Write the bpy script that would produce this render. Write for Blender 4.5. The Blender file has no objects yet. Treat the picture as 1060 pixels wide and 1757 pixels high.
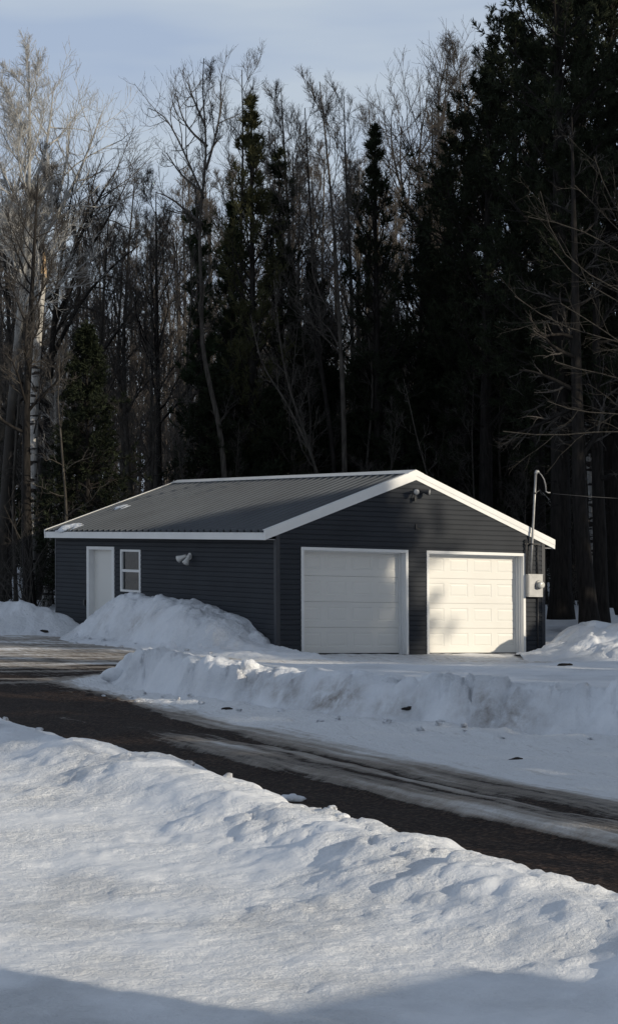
import bpy, math, random
import numpy as np
from mathutils import Vector, Matrix

# ------------------------------------------------------------------ camera, sky, sun
SC = bpy.context.scene
COL = SC.collection
R = math.radians
F_PX, CX, CY, HOR, ROLL, CAM_H = 3458.1, 530.0, 878.5, 929.58, -0.2294, 2.3211
cam_d = bpy.data.cameras.new('camera')
cam = bpy.data.objects.new('camera', cam_d); COL.objects.link(cam)
cam_d.sensor_fit = 'VERTICAL'; cam_d.sensor_height = 36.0
cam_d.lens = F_PX / 1757 * 36.0
cam_d.clip_start = 0.1; cam_d.clip_end = 3000
PITCH = math.atan((HOR - CY) / F_PX)
cam.matrix_world = Matrix.Translation((0, 0, CAM_H)) @ Matrix.Rotation(R(90) + PITCH, 4, 'X') @ Matrix.Rotation(R(ROLL), 4, 'Z')
SC.camera = cam

SUN_AZ, SUN_EL, SUN_STR = 58.0, 16.0, 4.1      # azimuth to the right of straight behind the camera
sun_vec = Vector((math.sin(R(SUN_AZ)) * math.cos(R(SUN_EL)), -math.cos(R(SUN_AZ)) * math.cos(R(SUN_EL)), math.sin(R(SUN_EL))))
sd_ = bpy.data.lights.new('sun', 'SUN'); sd_.energy = SUN_STR; sd_.angle = R(0.5); sd_.color = (1.0, 0.885, 0.70)
sun = bpy.data.objects.new('sun', sd_); COL.objects.link(sun)
sun.rotation_euler = sun_vec.to_track_quat('Z', 'Y').to_euler()

W = bpy.data.worlds.new('World'); SC.world = W; W.use_nodes = True
nt = W.node_tree; nt.nodes.clear()
N = nt.nodes.new
out = N('ShaderNodeOutputWorld'); bg = N('ShaderNodeBackground'); bg.inputs['Strength'].default_value = 0.1
sky = N('ShaderNodeTexSky'); sky.sky_type = 'NISHITA'; sky.sun_disc = False
sky.sun_elevation = R(SUN_EL); sky.sun_rotation = R(180 - SUN_AZ)
tc = N('ShaderNodeTexCoord'); mp = N('ShaderNodeMapping'); mp.inputs['Scale'].default_value = (2.2, 2.2, 13.0); mp.inputs['Rotation'].default_value = (0, R(5), 0)
ns = N('ShaderNodeTexNoise'); ns.inputs['Scale'].default_value = 1.5; ns.inputs['Detail'].default_value = 4; ns.inputs['Roughness'].default_value = 0.5
rp = N('ShaderNodeValToRGB'); rp.color_ramp.elements[0].position = 0.41; rp.color_ramp.elements[1].position = 0.60
rp.color_ramp.elements[0].color = (4.1, 5.0, 6.6, 1); rp.color_ramp.elements[1].color = (5.4, 6.15, 7.1, 1)
mx = N('ShaderNodeMix'); mx.data_type = 'RGBA'; mx.inputs['Factor'].default_value = 0.88
L = nt.links.new
L(tc.outputs['Generated'], mp.inputs['Vector']); L(mp.outputs['Vector'], ns.inputs['Vector']); L(ns.outputs['Fac'], rp.inputs['Fac'])
sx = N('ShaderNodeSeparateXYZ'); L(tc.outputs['Generated'], sx.inputs['Vector'])
el = N('ShaderNodeMapRange'); el.interpolation_type = 'SMOOTHSTEP'; el.inputs['From Min'].default_value = .27; el.inputs['From Max'].default_value = .75; el.inputs['To Min'].default_value = 1.0; el.inputs['To Max'].default_value = .50
L(sx.outputs['Z'], el.inputs['Value'])                        # thin cloud low down, deeper clear sky overhead
vm = N('ShaderNodeVectorMath'); vm.operation = 'SCALE'; L(rp.outputs['Color'], vm.inputs[0]); L(el.outputs['Result'], vm.inputs['Scale'])
L(sky.outputs['Color'], mx.inputs['A']); L(vm.outputs['Vector'], mx.inputs['B']); L(mx.outputs['Result'], bg.inputs['Color']); L(bg.outputs['Background'], out.inputs['Surface'])

SC.view_settings.view_transform = 'Standard'; SC.view_settings.look = 'None'
SC.view_settings.exposure = 0.0; SC.view_settings.gamma = 1.0
SC.render.resolution_x = 617; SC.render.resolution_y = 1024
SC.cycles.max_bounces = 5; SC.cycles.diffuse_bounces = 3; SC.cycles.glossy_bounces = 2; SC.cycles.transparent_max_bounces = 6

rng = np.random.default_rng(7)

# ------------------------------------------------------------------ helpers
_cr, _sr = math.cos(R(ROLL)), math.sin(R(ROLL))
def ray(px, py):
    a, b = px - CX, py - CY
    u, v = a * _cr + b * _sr, -a * _sr + b * _cr
    cp, sp = math.cos(PITCH), math.sin(PITCH)
    return np.array([u, F_PX * cp + v * sp, F_PX * sp - v * cp])
def at(px, py, D):
    """world point seen at photo pixel px,py at depth D"""
    d = ray(px, py); return np.array([0, 0, CAM_H]) + d * (D / d[1])
def gp(px, py, z=0.0):
    d = ray(px, py); k = (z - CAM_H) / d[2]
    return np.array([0, 0, CAM_H]) + d * k
def sst(a, b, x):
    t = np.clip((x - a) / (b - a), 0, 1); return t * t * (3 - 2 * t)
def _hash(ix, iy, seed):
    h = (ix.astype(np.int64) * 374761393 + iy.astype(np.int64) * 668265263 + seed * 1442695041) & 0xffffffff
    h = ((h ^ (h >> 13)) * 1274126177) & 0xffffffff
    h = ((h ^ (h >> 16)) * 2246822519) & 0xffffffff
    return ((h ^ (h >> 15)) & 0xffffff) / float(0xffffff)
def vn(x, y, seed=0):
    xi, yi = np.floor(x), np.floor(y); fx, fy = x - xi, y - yi
    fx = fx * fx * fx * (fx * (fx * 6 - 15) + 10); fy = fy * fy * fy * (fy * (fy * 6 - 15) + 10)
    a = _hash(xi, yi, seed); b = _hash(xi + 1, yi, seed); c = _hash(xi, yi + 1, seed); d = _hash(xi + 1, yi + 1, seed)
    return (a * (1 - fx) + b * fx) * (1 - fy) + (c * (1 - fx) + d * fx) * fy
def fbm(x, y, oct=4, seed=0, gain=0.5):
    s, a, t = 0, 1, 0
    for o in range(oct):
        ca, sa = math.cos(o * 0.7 + .3), math.sin(o * 0.7 + .3)
        s = s + a * (vn((x * ca - y * sa) * 2 ** o, (x * sa + y * ca) * 2 ** o, seed + o * 17) - 0.5); t += a; a *= gain
    return s / t * 2
def lumps(x, y, seed=0):
    """rounded clods: 0..1"""
    n = np.abs(fbm(x, y, 2, seed)); return 1 - np.clip(n * 2.2, 0, 1)

def blocks(x, y, seed=0):
    """broken slabs: one height per irregular cell with a crease between cells, about -.5 .. .5"""
    x = x + .25 * fbm(x * 1.3, y * 1.3, 2, seed + 5); y = y + .25 * fbm(x * 1.3 + 9, y * 1.3, 2, seed + 6)
    xi, yi = np.floor(x), np.floor(y); f1 = np.full(x.shape, 9.); f2 = f1.copy(); v = np.zeros(x.shape)
    for i in (-1, 0, 1):
        for j in (-1, 0, 1):
            cx, cy = xi + i, yi + j; d = np.hypot(cx + _hash(cx, cy, seed) - x, cy + _hash(cx, cy, seed + 1) - y); n = d < f1
            f2 = np.where(n, f1, np.minimum(f2, d)); v = np.where(n, _hash(cx, cy, seed + 2), v); f1 = np.where(n, d, f1)
    return (v - .5) * sst(.0, .22, f2 - f1) - .25 * sst(.16, 0, f2 - f1)

def new_mesh(name, V, Fc, mat=None, smooth=False, parent=None, loc=None, attrs=None):
    V = np.asarray(V, dtype=np.float32).reshape(-1, 3)
    me = bpy.data.meshes.new(name)
    if isinstance(Fc, np.ndarray) and Fc.ndim == 2:
        n, k = Fc.shape
        me.vertices.add(len(V)); me.vertices.foreach_set('co', V.ravel())
        me.loops.add(n * k); me.loops.foreach_set('vertex_index', Fc.astype(np.int32).ravel())
        me.polygons.add(n); me.polygons.foreach_set('loop_start', np.arange(0, n * k, k, dtype=np.int32))
        me.polygons.foreach_set('loop_total', np.full(n, k, dtype=np.int32))
        me.update(calc_edges=True)
    else:
        me.from_pydata([tuple(v) for v in V], [], [tuple(f) for f in Fc]); me.update()
    if smooth: me.polygons.foreach_set('use_smooth', np.ones(len(me.polygons), dtype=bool))
    if attrs:
        for an, av in attrs.items():
            a = me.attributes.new(an, 'FLOAT', 'POINT'); a.data.foreach_set('value', np.asarray(av, dtype=np.float32).ravel())
    if mat: me.materials.append(mat)
    o = bpy.data.objects.new(name, me); COL.objects.link(o)
    if parent is not None: o.parent = parent
    if loc is not None: o.location = tuple(float(c) for c in loc)
    return o
def tag(o, label=None, cat=None, group=None, kind=None):
    if label: o['label'] = label
    if cat: o['category'] = cat
    if group: o['group'] = group
    if kind: o['kind'] = kind
    return o
def thing(name, label, cat, loc=(0, 0, 0), group=None):
    o = bpy.data.objects.new(name, None); COL.objects.link(o); o.location = tuple(float(c) for c in loc)
    o.empty_display_size = 0.2
    return tag(o, label, cat, group)

class MB:
    """mesh builder"""
    def __init__(s): s.v = []; s.f = []
    def add(s, V, Fc):
        b = len(s.v); s.v.extend([tuple(map(float, p)) for p in V]); s.f.extend([tuple(i + b for i in f) for f in Fc])
    def quad(s, a, b, c, d): s.add([a, b, c, d], [(0, 1, 2, 3)])
    def box(s, x0, x1, y0, y1, z0, z1):
        s.add([(x0,y0,z0),(x1,y0,z0),(x1,y1,z0),(x0,y1,z0),(x0,y0,z1),(x1,y0,z1),(x1,y1,z1),(x0,y1,z1)],
              [(0,3,2,1),(4,5,6,7),(0,1,5,4),(1,2,6,5),(2,3,7,6),(3,0,4,7)])
    def prism(s, prof, fn0, fn1):
        """profile list of (a,b) swept between two placing functions"""
        n = len(prof); V = [fn0(*p) for p in prof] + [fn1(*p) for p in prof]
        s.add(V, [(i, (i + 1) % n, n + (i + 1) % n, n + i) for i in range(n)] + [tuple(range(n))[::-1], tuple(range(n, 2 * n))])
    def tube(s, pts, r, k=8, cap=True):
        P = np.array(pts, float); n = len(P); r = np.broadcast_to(np.array(r, float), (n,))
        V, Fc = tube_arrays(P[None], r[None], k); b = len(s.v)
        s.v.extend(map(tuple, V)); s.f.extend([tuple(int(i) + b for i in f) for f in Fc])
        if cap: s.f.append(tuple(b + i for i in range(k))[::-1]); s.f.append(tuple(b + (n - 1) * k + i for i in range(k)))
    def lathe(s, prof, c, axis, k=16):
        """prof list of (radius, along-axis)"""
        a = Vector(axis).normalized(); u = a.orthogonal().normalized(); w = a.cross(u); n = len(prof); V = []
        for (r, h) in prof:
            for i in range(k):
                t = 2 * math.pi * i / k; V.append(Vector(c) + a * h + u * (r * math.cos(t)) + w * (r * math.sin(t)))
        Fc = [(j * k + i, j * k + (i + 1) % k, (j + 1) * k + (i + 1) % k, (j + 1) * k + i) for j in range(n - 1) for i in range(k)]
        Fc += [tuple(range(k))[::-1], tuple((n - 1) * k + i for i in range(k))]
        s.add(V, Fc)
    def build(s, name, mat, parent=None, xf=None, smooth=False, loc=None):
        V = np.array(s.v)
        if xf is not None: V = xf(V)
        if parent is not None: V = V - np.array(parent.location)
        elif loc is not None: V = V - np.array(loc)
        return new_mesh(name, V, s.f, mat, smooth, parent, loc if parent is None else None)

def tube_arrays(P, Rr, k):
    """P (N,n,3) paths, Rr (N,n) radii -> verts, quad faces"""
    Nn, n, _ = P.shape
    T = np.empty_like(P); T[:, 1:-1] = P[:, 2:] - P[:, :-2]; T[:, 0] = P[:, 1] - P[:, 0]; T[:, -1] = P[:, -1] - P[:, -2]
    T /= np.linalg.norm(T, axis=2, keepdims=True) + 1e-9
    mean = np.abs(P[:, -1] - P[:, 0]); ref = np.zeros((Nn, 3)); ref[np.arange(Nn), np.argmin(mean, axis=1)] = 1
    A = np.cross(T, ref[:, None, :]); A /= np.linalg.norm(A, axis=2, keepdims=True) + 1e-9
    B = np.cross(T, A)
    th = np.arange(k) * 2 * np.pi / k
    V = P[:, :, None, :] + Rr[:, :, None, None] * (A[:, :, None, :] * np.cos(th)[None, None, :, None] + B[:, :, None, :] * np.sin(th)[None, None, :, None])
    idx = np.arange(Nn * n * k).reshape(Nn, n, k); nx = np.roll(idx, -1, axis=2)
    Fq = np.stack([idx[:, :-1], nx[:, :-1], nx[:, 1:], idx[:, 1:]], axis=-1).reshape(-1, 4)
    return V.reshape(-1, 3), Fq

# ------------------------------------------------------------------ materials
def mat(name, col, rough=0.6, metal=0.0, spec=0.3, noise=None, bump=None, coord='Object'):
    """noise: (scale, amount), bump: (scale, strength, distance)"""
    m = bpy.data.materials.new(name); m.use_nodes = True; t = m.node_tree; p = t.nodes['Principled BSDF']
    p.inputs['Base Color'].default_value = (*col, 1); p.inputs['Roughness'].default_value = rough
    p.inputs['Metallic'].default_value = metal; p.inputs['Specular IOR Level'].default_value = spec
    if noise or bump: c = t.nodes.new('ShaderNodeTexCoord')
    if noise:
        n = t.nodes.new('ShaderNodeTexNoise'); n.inputs['Scale'].default_value = noise[0]; n.inputs['Detail'].default_value = 5
        r = t.nodes.new('ShaderNodeValToRGB'); a = noise[1]
        r.color_ramp.elements[0].position = .3; r.color_ramp.elements[1].position = .7
        r.color_ramp.elements[0].color = (*[x * (1 - a) for x in col], 1); r.color_ramp.elements[1].color = (*[min(1, x * (1 + a)) for x in col], 1)
        t.links.new(c.outputs[coord], n.inputs['Vector']); t.links.new(n.outputs['Fac'], r.inputs['Fac']); t.links.new(r.outputs['Color'], p.inputs['Base Color'])
    if bump:
        n = t.nodes.new('ShaderNodeTexNoise'); n.inputs['Scale'].default_value = bump[0]; n.inputs['Detail'].default_value = 4
        b = t.nodes.new('ShaderNodeBump'); b.inputs['Strength'].default_value = bump[1]; b.inputs['Distance'].default_value = bump[2]
        t.links.new(c.outputs[coord], n.inputs['Vector']); t.links.new(n.outputs['Fac'], b.inputs['Height']); t.links.new(b.outputs['Normal'], p.inputs['Normal'])
    return m

def snow_mat(name, dirt=False):
    m = bpy.data.materials.new(name); m.use_nodes = True; t = m.node_tree; p = t.nodes['Principled BSDF']; n = t.nodes.new; l = t.links.new
    c = n('ShaderNodeTexCoord')
    n1 = n('ShaderNodeTexNoise'); n1.inputs['Scale'].default_value = 2.3; n1.inputs['Detail'].default_value = 6; n1.inputs['Roughness'].default_value = .65
    r1 = n('ShaderNodeValToRGB'); r1.color_ramp.elements[0].position = .3; r1.color_ramp.elements[1].position = .62
    r1.color_ramp.elements[0].color = (.71, .735, .78, 1); r1.color_ramp.elements[1].color = (.80, .82, .855, 1)
    l(c.outputs['Object'], n1.inputs['Vector']); l(n1.outputs['Fac'], r1.inputs['Fac'])
    colr = r1.outputs['Color']
    at_ = n('ShaderNodeAttribute'); at_.attribute_name = 'dirt'
    n3 = n('ShaderNodeTexNoise'); n3.inputs['Scale'].default_value = 5; n3.inputs['Detail'].default_value = 8; n3.inputs['Roughness'].default_value = .7
    l(c.outputs['Object'], n3.inputs['Vector'])
    mr = n('ShaderNodeMapRange'); mr.inputs['From Min'].default_value = .35; mr.inputs['From Max'].default_value = .7
    l(n3.outputs['Fac'], mr.inputs['Value'])
    mu = n('ShaderNodeMath'); mu.operation = 'MULTIPLY'; l(at_.outputs['Fac'], mu.inputs[0]); l(mr.outputs['Result'], mu.inputs[1])
    mx = n('ShaderNodeMix'); mx.data_type = 'RGBA'; l(mu.outputs[0], mx.inputs['Factor']); l(colr, mx.inputs['A']); mx.inputs['B'].default_value = (.24, .20, .17, 1)
    l(mx.outputs['Result'], p.inputs['Base Color'])
    p.inputs['Roughness'].default_value = .55; p.inputs['Specular IOR Level'].default_value = .35
    n2 = n('ShaderNodeTexNoise'); n2.inputs['Scale'].default_value = 15; n2.inputs['Detail'].default_value = 9; n2.inputs['Roughness'].default_value = .66
    b = n('ShaderNodeBump'); b.inputs['Distance'].default_value = .065
    n6 = n('ShaderNodeTexNoise'); n6.inputs['Scale'].default_value = 1.1; n6.inputs['Detail'].default_value = 3; l(c.outputs['Object'], n6.inputs['Vector'])
    m6 = n('ShaderNodeMapRange'); m6.inputs['From Min'].default_value = .36; m6.inputs['From Max'].default_value = .64; m6.inputs['To Min'].default_value = .18; m6.inputs['To Max'].default_value = 1.0
    l(n6.outputs['Fac'], m6.inputs['Value']); l(m6.outputs['Result'], b.inputs['Strength'])
    l(c.outputs['Object'], n2.inputs['Vector']); l(n2.outputs['Fac'], b.inputs['Height']); l(b.outputs['Normal'], p.inputs['Normal'])
    return m

def driveway_mat():
    m = bpy.data.materials.new('gravel_and_slush'); m.use_nodes = True; t = m.node_tree; p = t.nodes['Principled BSDF']; n = t.nodes.new; l = t.links.new
    c = n('ShaderNodeTexCoord')
    cv = n('ShaderNodeAttribute'); cv.attribute_name = 'cover'
    n1 = n('ShaderNodeTexNoise'); n1.inputs['Scale'].default_value = 7; n1.inputs['Detail'].default_value = 7; n1.inputs['Roughness'].default_value = .7
    l(c.outputs['Object'], n1.inputs['Vector'])
    mpr = n('ShaderNodeMapping'); mpr.inputs['Scale'].default_value = (.45, 11, 1); mp0 = n('ShaderNodeMapping'); mp0.inputs['Rotation'].default_value = (0, 0, R(64.1)); l(c.outputs['Object'], mp0.inputs['Vector']); l(mp0.outputs['Vector'], mpr.inputs['Vector'])
    n5 = n('ShaderNodeTexNoise'); n5.inputs['Scale'].default_value = 1; n5.inputs['Detail'].default_value = 6; n5.inputs['Roughness'].default_value = .65; l(mpr.outputs['Vector'], n5.inputs['Vector'])
    av = n('ShaderNodeMath'); av.operation = 'MULTIPLY_ADD'; l(n1.outputs['Fac'], av.inputs[0]); av.inputs[1].default_value = .6; l(n5.outputs['Fac'], av.inputs[2])
    s = n('ShaderNodeMath'); s.operation = 'SUBTRACT'; l(av.outputs[0], s.inputs[0]); s.inputs[1].default_value = .8
    ma = n('ShaderNodeMath'); ma.operation = 'MULTIPLY_ADD'; l(s.outputs[0], ma.inputs[0]); ma.inputs[1].default_value = .75; l(cv.outputs['Fac'], ma.inputs[2])
    # stones
    vo = n('ShaderNodeTexVoronoi'); vo.inputs['Scale'].default_value = 34; l(c.outputs['Object'], vo.inputs['Vector'])
    gr = n('ShaderNodeValToRGB'); e = gr.color_ramp.elements
    e[0].position = .0; e[0].color = (.007, .005, .004, 1); e[1].position = 1; e[1].color = (.085, .057, .042, 1)
    x = e.new(.55); x.color = (.022, .0125, .0085, 1)
    l(vo.outputs['Color'], gr.inputs['Fac'])
    sl = n('ShaderNodeValToRGB'); e = sl.color_ramp.elements
    e[0].position = .34; e[0].color = (.10, .085, .072, 1); e[1].position = .92; e[1].color = (.80, .81, .83, 1)
    x = e.new(.5); x.color = (.25, .215, .18, 1); x = e.new(.72); x.color = (.50, .475, .45, 1)
    l(ma.outputs[0], sl.inputs['Fac'])
    th = n('ShaderNodeMapRange'); th.inputs['From Min'].default_value = .27; th.inputs['From Max'].default_value = .36; l(ma.outputs[0], th.inputs['Value'])
    mx = n('ShaderNodeMix'); mx.data_type = 'RGBA'; l(th.outputs['Result'], mx.inputs['Factor']); l(gr.outputs['Color'], mx.inputs['A']); l(sl.outputs['Color'], mx.inputs['B'])
    l(mx.outputs['Result'], p.inputs['Base Color'])
    ro = n('ShaderNodeMapRange'); ro.inputs['To Min'].default_value = .75; ro.inputs['To Max'].default_value = .42; l(th.outputs['Result'], ro.inputs['Value']); l(ro.outputs['Result'], p.inputs['Roughness'])
    p.inputs['Specular IOR Level'].default_value = .14
    b1 = n('ShaderNodeBump'); b1.inputs['Strength'].default_value = .7; b1.inputs['Distance'].default_value = .02; l(vo.outputs['Distance'], b1.inputs['Height'])
    b2 = n('ShaderNodeBump'); b2.inputs['Strength'].default_value = .8; b2.inputs['Distance'].default_value = .06; l(av.outputs[0], b2.inputs['Height']); l(b1.outputs['Normal'], b2.inputs['Normal'])
    l(b2.outputs['Normal'], p.inputs['Normal'])
    return m

def bark_mat(name, c0, c1, bands=None, rough=.85, foot=None):
    """streaky bark; bands=(scale, threshold, colour) adds the dark cross marks of a birch"""
    m = bpy.data.materials.new(name); m.use_nodes = True; t = m.node_tree; p = t.nodes['Principled BSDF']; n = t.nodes.new; l = t.links.new
    c = n('ShaderNodeTexCoord'); mp = n('ShaderNodeMapping'); mp.inputs['Scale'].default_value = (9, 9, 1.6); l(c.outputs['Object'], mp.inputs['Vector'])
    a = n('ShaderNodeTexNoise'); a.inputs['Scale'].default_value = 2.0; a.inputs['Detail'].default_value = 5; l(mp.outputs['Vector'], a.inputs['Vector'])
    r = n('ShaderNodeValToRGB'); r.color_ramp.elements[0].position = .33; r.color_ramp.elements[1].position = .68
    r.color_ramp.elements[0].color = (*c0, 1); r.color_ramp.elements[1].color = (*c1, 1); l(a.outputs['Fac'], r.inputs['Fac'])
    colr = r.outputs['Color']
    if bands:
        mp2 = n('ShaderNodeMapping'); mp2.inputs['Scale'].default_value = (2.2, 2.2, bands[0]); l(c.outputs['Object'], mp2.inputs['Vector'])
        b = n('ShaderNodeTexNoise'); b.inputs['Scale'].default_value = 1.0; b.inputs['Detail'].default_value = 3; l(mp2.outputs['Vector'], b.inputs['Vector'])
        k = n('ShaderNodeMapRange'); k.inputs['From Min'].default_value = bands[1]; k.inputs['From Max'].default_value = bands[1] + .05; l(b.outputs['Fac'], k.inputs['Value'])
        mx = n('ShaderNodeMix'); mx.data_type = 'RGBA'; l(k.outputs['Result'], mx.inputs['Factor']); l(colr, mx.inputs['A']); mx.inputs['B'].default_value = (*bands[2], 1)
        colr = mx.outputs['Result']
    if foot:                                                     # shade on the lower trunk painted in by height, pale sunlit bark above
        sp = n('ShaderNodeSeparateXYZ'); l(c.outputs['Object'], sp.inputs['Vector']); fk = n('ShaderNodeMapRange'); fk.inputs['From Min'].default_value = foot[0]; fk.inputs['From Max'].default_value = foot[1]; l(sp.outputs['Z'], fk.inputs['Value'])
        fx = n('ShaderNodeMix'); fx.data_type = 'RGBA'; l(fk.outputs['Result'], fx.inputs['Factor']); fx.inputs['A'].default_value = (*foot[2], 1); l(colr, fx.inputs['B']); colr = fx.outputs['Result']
    l(colr, p.inputs['Base Color']); p.inputs['Roughness'].default_value = rough; p.inputs['Specular IOR Level'].default_value = .15
    bu = n('ShaderNodeBump'); bu.inputs['Strength'].default_value = .5; bu.inputs['Distance'].default_value = .02; l(a.outputs['Fac'], bu.inputs['Height']); l(bu.outputs['Normal'], p.inputs['Normal'])
    return m

M = {}
M['snow'] = snow_mat('snow')
M['drive'] = driveway_mat()
M['siding'] = mat('slate_siding', (.035, .0385, .045), .58, spec=.08, noise=(1.3, .10), bump=(40, .1, .004))
M['corner'] = mat('corner_trim', (.042, .045, .052), .5, spec=.3)
M['roof'] = mat('ribbed_roof', (.058, .066, .077), .27, spec=.6, noise=(.7, .14))
M['white'] = mat('white_trim', (.72, .72, .71), .45, spec=.3, noise=(1.5, .05))
M['door'] = mat('white_door', (.68, .67, .635), .45, spec=.3, noise=(1.2, .025))
M['rubber'] = mat('black_rubber', (.012, .012, .013), .7)
M['dark'] = mat('dark_metal', (.03, .03, .032), .5, spec=.4)
M['grey'] = mat('grey_metal', (.34, .345, .35), .45, metal=.3, noise=(6, .12))
M['pipe'] = mat('galvanised_pipe', (.30, .30, .30), .42, metal=.6, noise=(9, .15))
M['lens'] = mat('lamp_lens', (.55, .55, .52), .15, spec=.6)
M['plastic'] = mat('white_plastic', (.62, .61, .58), .4, spec=.4)
M['soffit'] = mat('soffit', (.30, .30, .31), .6)
M['inside'] = mat('inside', (.05, .048, .045), .9)
M['curtain'] = mat('curtain', (.20, .19, .17), .9, noise=(14, .25))
M['cable'] = mat('cable', (.035, .035, .037), .5)
M['concrete'] = mat('concrete', (.20, .195, .185), .9, noise=(4, .2))
M['bark'] = bark_mat('grey_bark', (.035, .031, .027), (.085, .077, .068))
M['bark_mid'] = bark_mat('arching_bark', (.018, .0165, .015), (.044, .041, .037))
M['bark_dark'] = bark_mat('dark_bark', (.009, .008, .0075), (.026, .023, .021))
M['bark_pale'] = bark_mat('pale_bark', (.13, .127, .12), (.31, .30, .285))
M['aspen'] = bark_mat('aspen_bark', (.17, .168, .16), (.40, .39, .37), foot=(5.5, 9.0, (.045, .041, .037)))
M['birch'] = bark_mat('birch_bark', (.26, .25, .235), (.50, .485, .46), bands=(9, .54, (.035, .03, .028)))
M['twig'] = bark_mat('twigs', (.040, .036, .033), (.092, .084, .077))
M['twig_pale'] = bark_mat('pale_twigs', (.13, .125, .12), (.30, .29, .275))
M['twig_silver'] = bark_mat('silver_twigs', (.22, .215, .205), (.50, .49, .47))
M['bark_far'] = bark_mat('far_bark', (.055, .050, .045), (.12, .11, .10))
M['twig_far'] = bark_mat('far_twigs', (.065, .056, .050), (.14, .125, .113))
M['wood'] = mat('split_wood', (.50, .36, .22), .8, noise=(9, .3))
M['needle'] = mat('pine_needles', (.022, .033, .015), .65, spec=.15, noise=(3, .45))
M['needle_dark'] = mat('dark_needles', (.018, .023, .013), .7, spec=.1, noise=(3, .45))
M['needle_olive'] = mat('olive_needles', (.046, .047, .021), .65, spec=.15, noise=(3, .4))
M['debris'] = mat('wet_debris', (.02, .016, .013), .8, noise=(12, .5))

gl = bpy.data.materials.new('window_glass'); gl.use_nodes = True; t = gl.node_tree; t.nodes.clear()
o_ = t.nodes.new('ShaderNodeOutputMaterial'); tr = t.nodes.new('ShaderNodeBsdfTransparent'); tr.inputs['Color'].default_value = (.24, .25, .26, 1)
gs = t.nodes.new('ShaderNodeBsdfGlossy'); gs.inputs['Roughness'].default_value = .03; gs.inputs['Color'].default_value = (.9, .92, .95, 1)
fr = t.nodes.new('ShaderNodeFresnel'); fr.inputs['IOR'].default_value = 1.5; ms = t.nodes.new('ShaderNodeMixShader')
t.links.new(fr.outputs[0], ms.inputs[0]); t.links.new(tr.outputs[0], ms.inputs[1]); t.links.new(gs.outputs[0], ms.inputs[2]); t.links.new(ms.outputs[0], o_.inputs[0])
M['glass'] = gl

# ------------------------------------------------------------------ garage frame of reference
GX, GY, YAW, KX, KY = -0.6706, 41.4205, R(31.6758), -0.0297, 0.008
GW, GL = 6.93, 10.81
_cy, _sy = math.cos(YAW), math.sin(YAW)
def G(V):
    V = np.asarray(V, float); o = np.empty_like(V)
    o[..., 0] = GX + V[..., 0] * _cy - V[..., 1] * _sy
    o[..., 1] = GY + V[..., 0] * _sy + V[..., 1] * _cy
    o[..., 2] = V[..., 2] + KX * V[..., 0] + KY * V[..., 1]
    return o
def Ginv(x, y):
    dx, dy = x - GX, y - GY
    return dx * _cy + dy * _sy, -dx * _sy + dy * _cy

# ------------------------------------------------------------------ the ground
RA = np.array([-4.23, 27.6]); RE = np.array([.437, -.90]); RE /= np.linalg.norm(RE); RN = np.array([-RE[1], RE[0]])
def road_st(x, y):
    dx, dy = x - RA[0], y - RA[1]
    return dx * RN[0] + dy * RN[1], dx * RE[0] + dy * RE[1]
ISLAND = np.array([(-3.25, 32.6), (-2.9, 31.2), (-1.6, 28.9), (.35, 25.9), (2.0, 24.2), (3.8, 22.6), (8, 18.2), (25, 6), (26, 31), (12, 33.2), (5.3, 34.3), (1.8, 34.6), (-.6, 34.6), (-2.5, 34.2)])
def sdist(x, y, poly):
    d = np.full(x.shape, 1e9); ins = np.zeros(x.shape, bool); n = len(poly)
    for i in range(n):
        a, b = poly[i], poly[(i + 1) % n]; e = b - a
        t_ = np.clip(((x - a[0]) * e[0] + (y - a[1]) * e[1]) / (e @ e), 0, 1)
        d = np.minimum(d, np.hypot(x - a[0] - t_ * e[0], y - a[1] - t_ * e[1]))
        c = (a[1] > y) != (b[1] > y)
        with np.errstate(divide='ignore', invalid='ignore'):
            ins ^= c & (x < (b[0] - a[0]) * (y - a[1]) / (b[1] - a[1] + 1e-12) + a[0])
    return np.where(ins, d, -d)
def floor_z(x, y):
    X, Y = Ginv(x, y)
    return sst(30, 39, y) * (KX * np.clip(X, -3, 9) + KY * np.clip(Y, 0, 12)) * (1 - sst(52, 60, y))
def grid(xs, ys): 
    X, Y = np.meshgrid(xs, ys); ny, nx = X.shape
    i = np.arange(ny * nx).reshape(ny, nx)
    return X, Y, np.stack([i[:-1, :-1], i[:-1, 1:], i[1:, 1:], i[1:, :-1]], -1).reshape(-1, 4)
def rows(y0, y1, s0, p=1.5):
    r = [y0]
    while r[-1] < y1: r.append(r[-1] + s0 * (r[-1] / y0) ** p)
    return np.array(r)

def far_z(x, y):
    z = .30 + .28 * sst(44, 52, y) + .75 * sst(52, 80, y) + .25 * fbm(x * .12, y * .12, 3, 5) * sst(40, 60, y) + .004 * np.clip(y - 80, 0, 400)
    inn = (x > -13) & (x < 24) & (y > 3) & (y < 50.5)
    return np.where(inn, -.6, z)
# wide sheet to the horizon
xs = np.concatenate([np.linspace(-700, -40, 40), np.arange(-39, -13.5, .8), np.arange(-13, 24.1, .35), np.arange(24.8, 60, .9), np.linspace(61, 700, 40)])
ys = np.concatenate([np.linspace(-300, -2, 30), np.arange(-1, 48, 1.2), np.arange(48, 90, .35), np.linspace(91, 1500, 90)])
X, Y, Fq = grid(xs, ys); Z = far_z(X, Y) + .06 * fbm(X * .9, Y * .9, 3, 3)
tag(new_mesh('snow_ground', np.stack([X, Y, Z], -1), Fq, M['snow'], True, attrs={'dirt': .15 * sst(50, 56, Y) * np.clip(fbm(X * .8, Y * .8, 3, 9) + .3, 0, 1)}), kind='structure')

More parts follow.
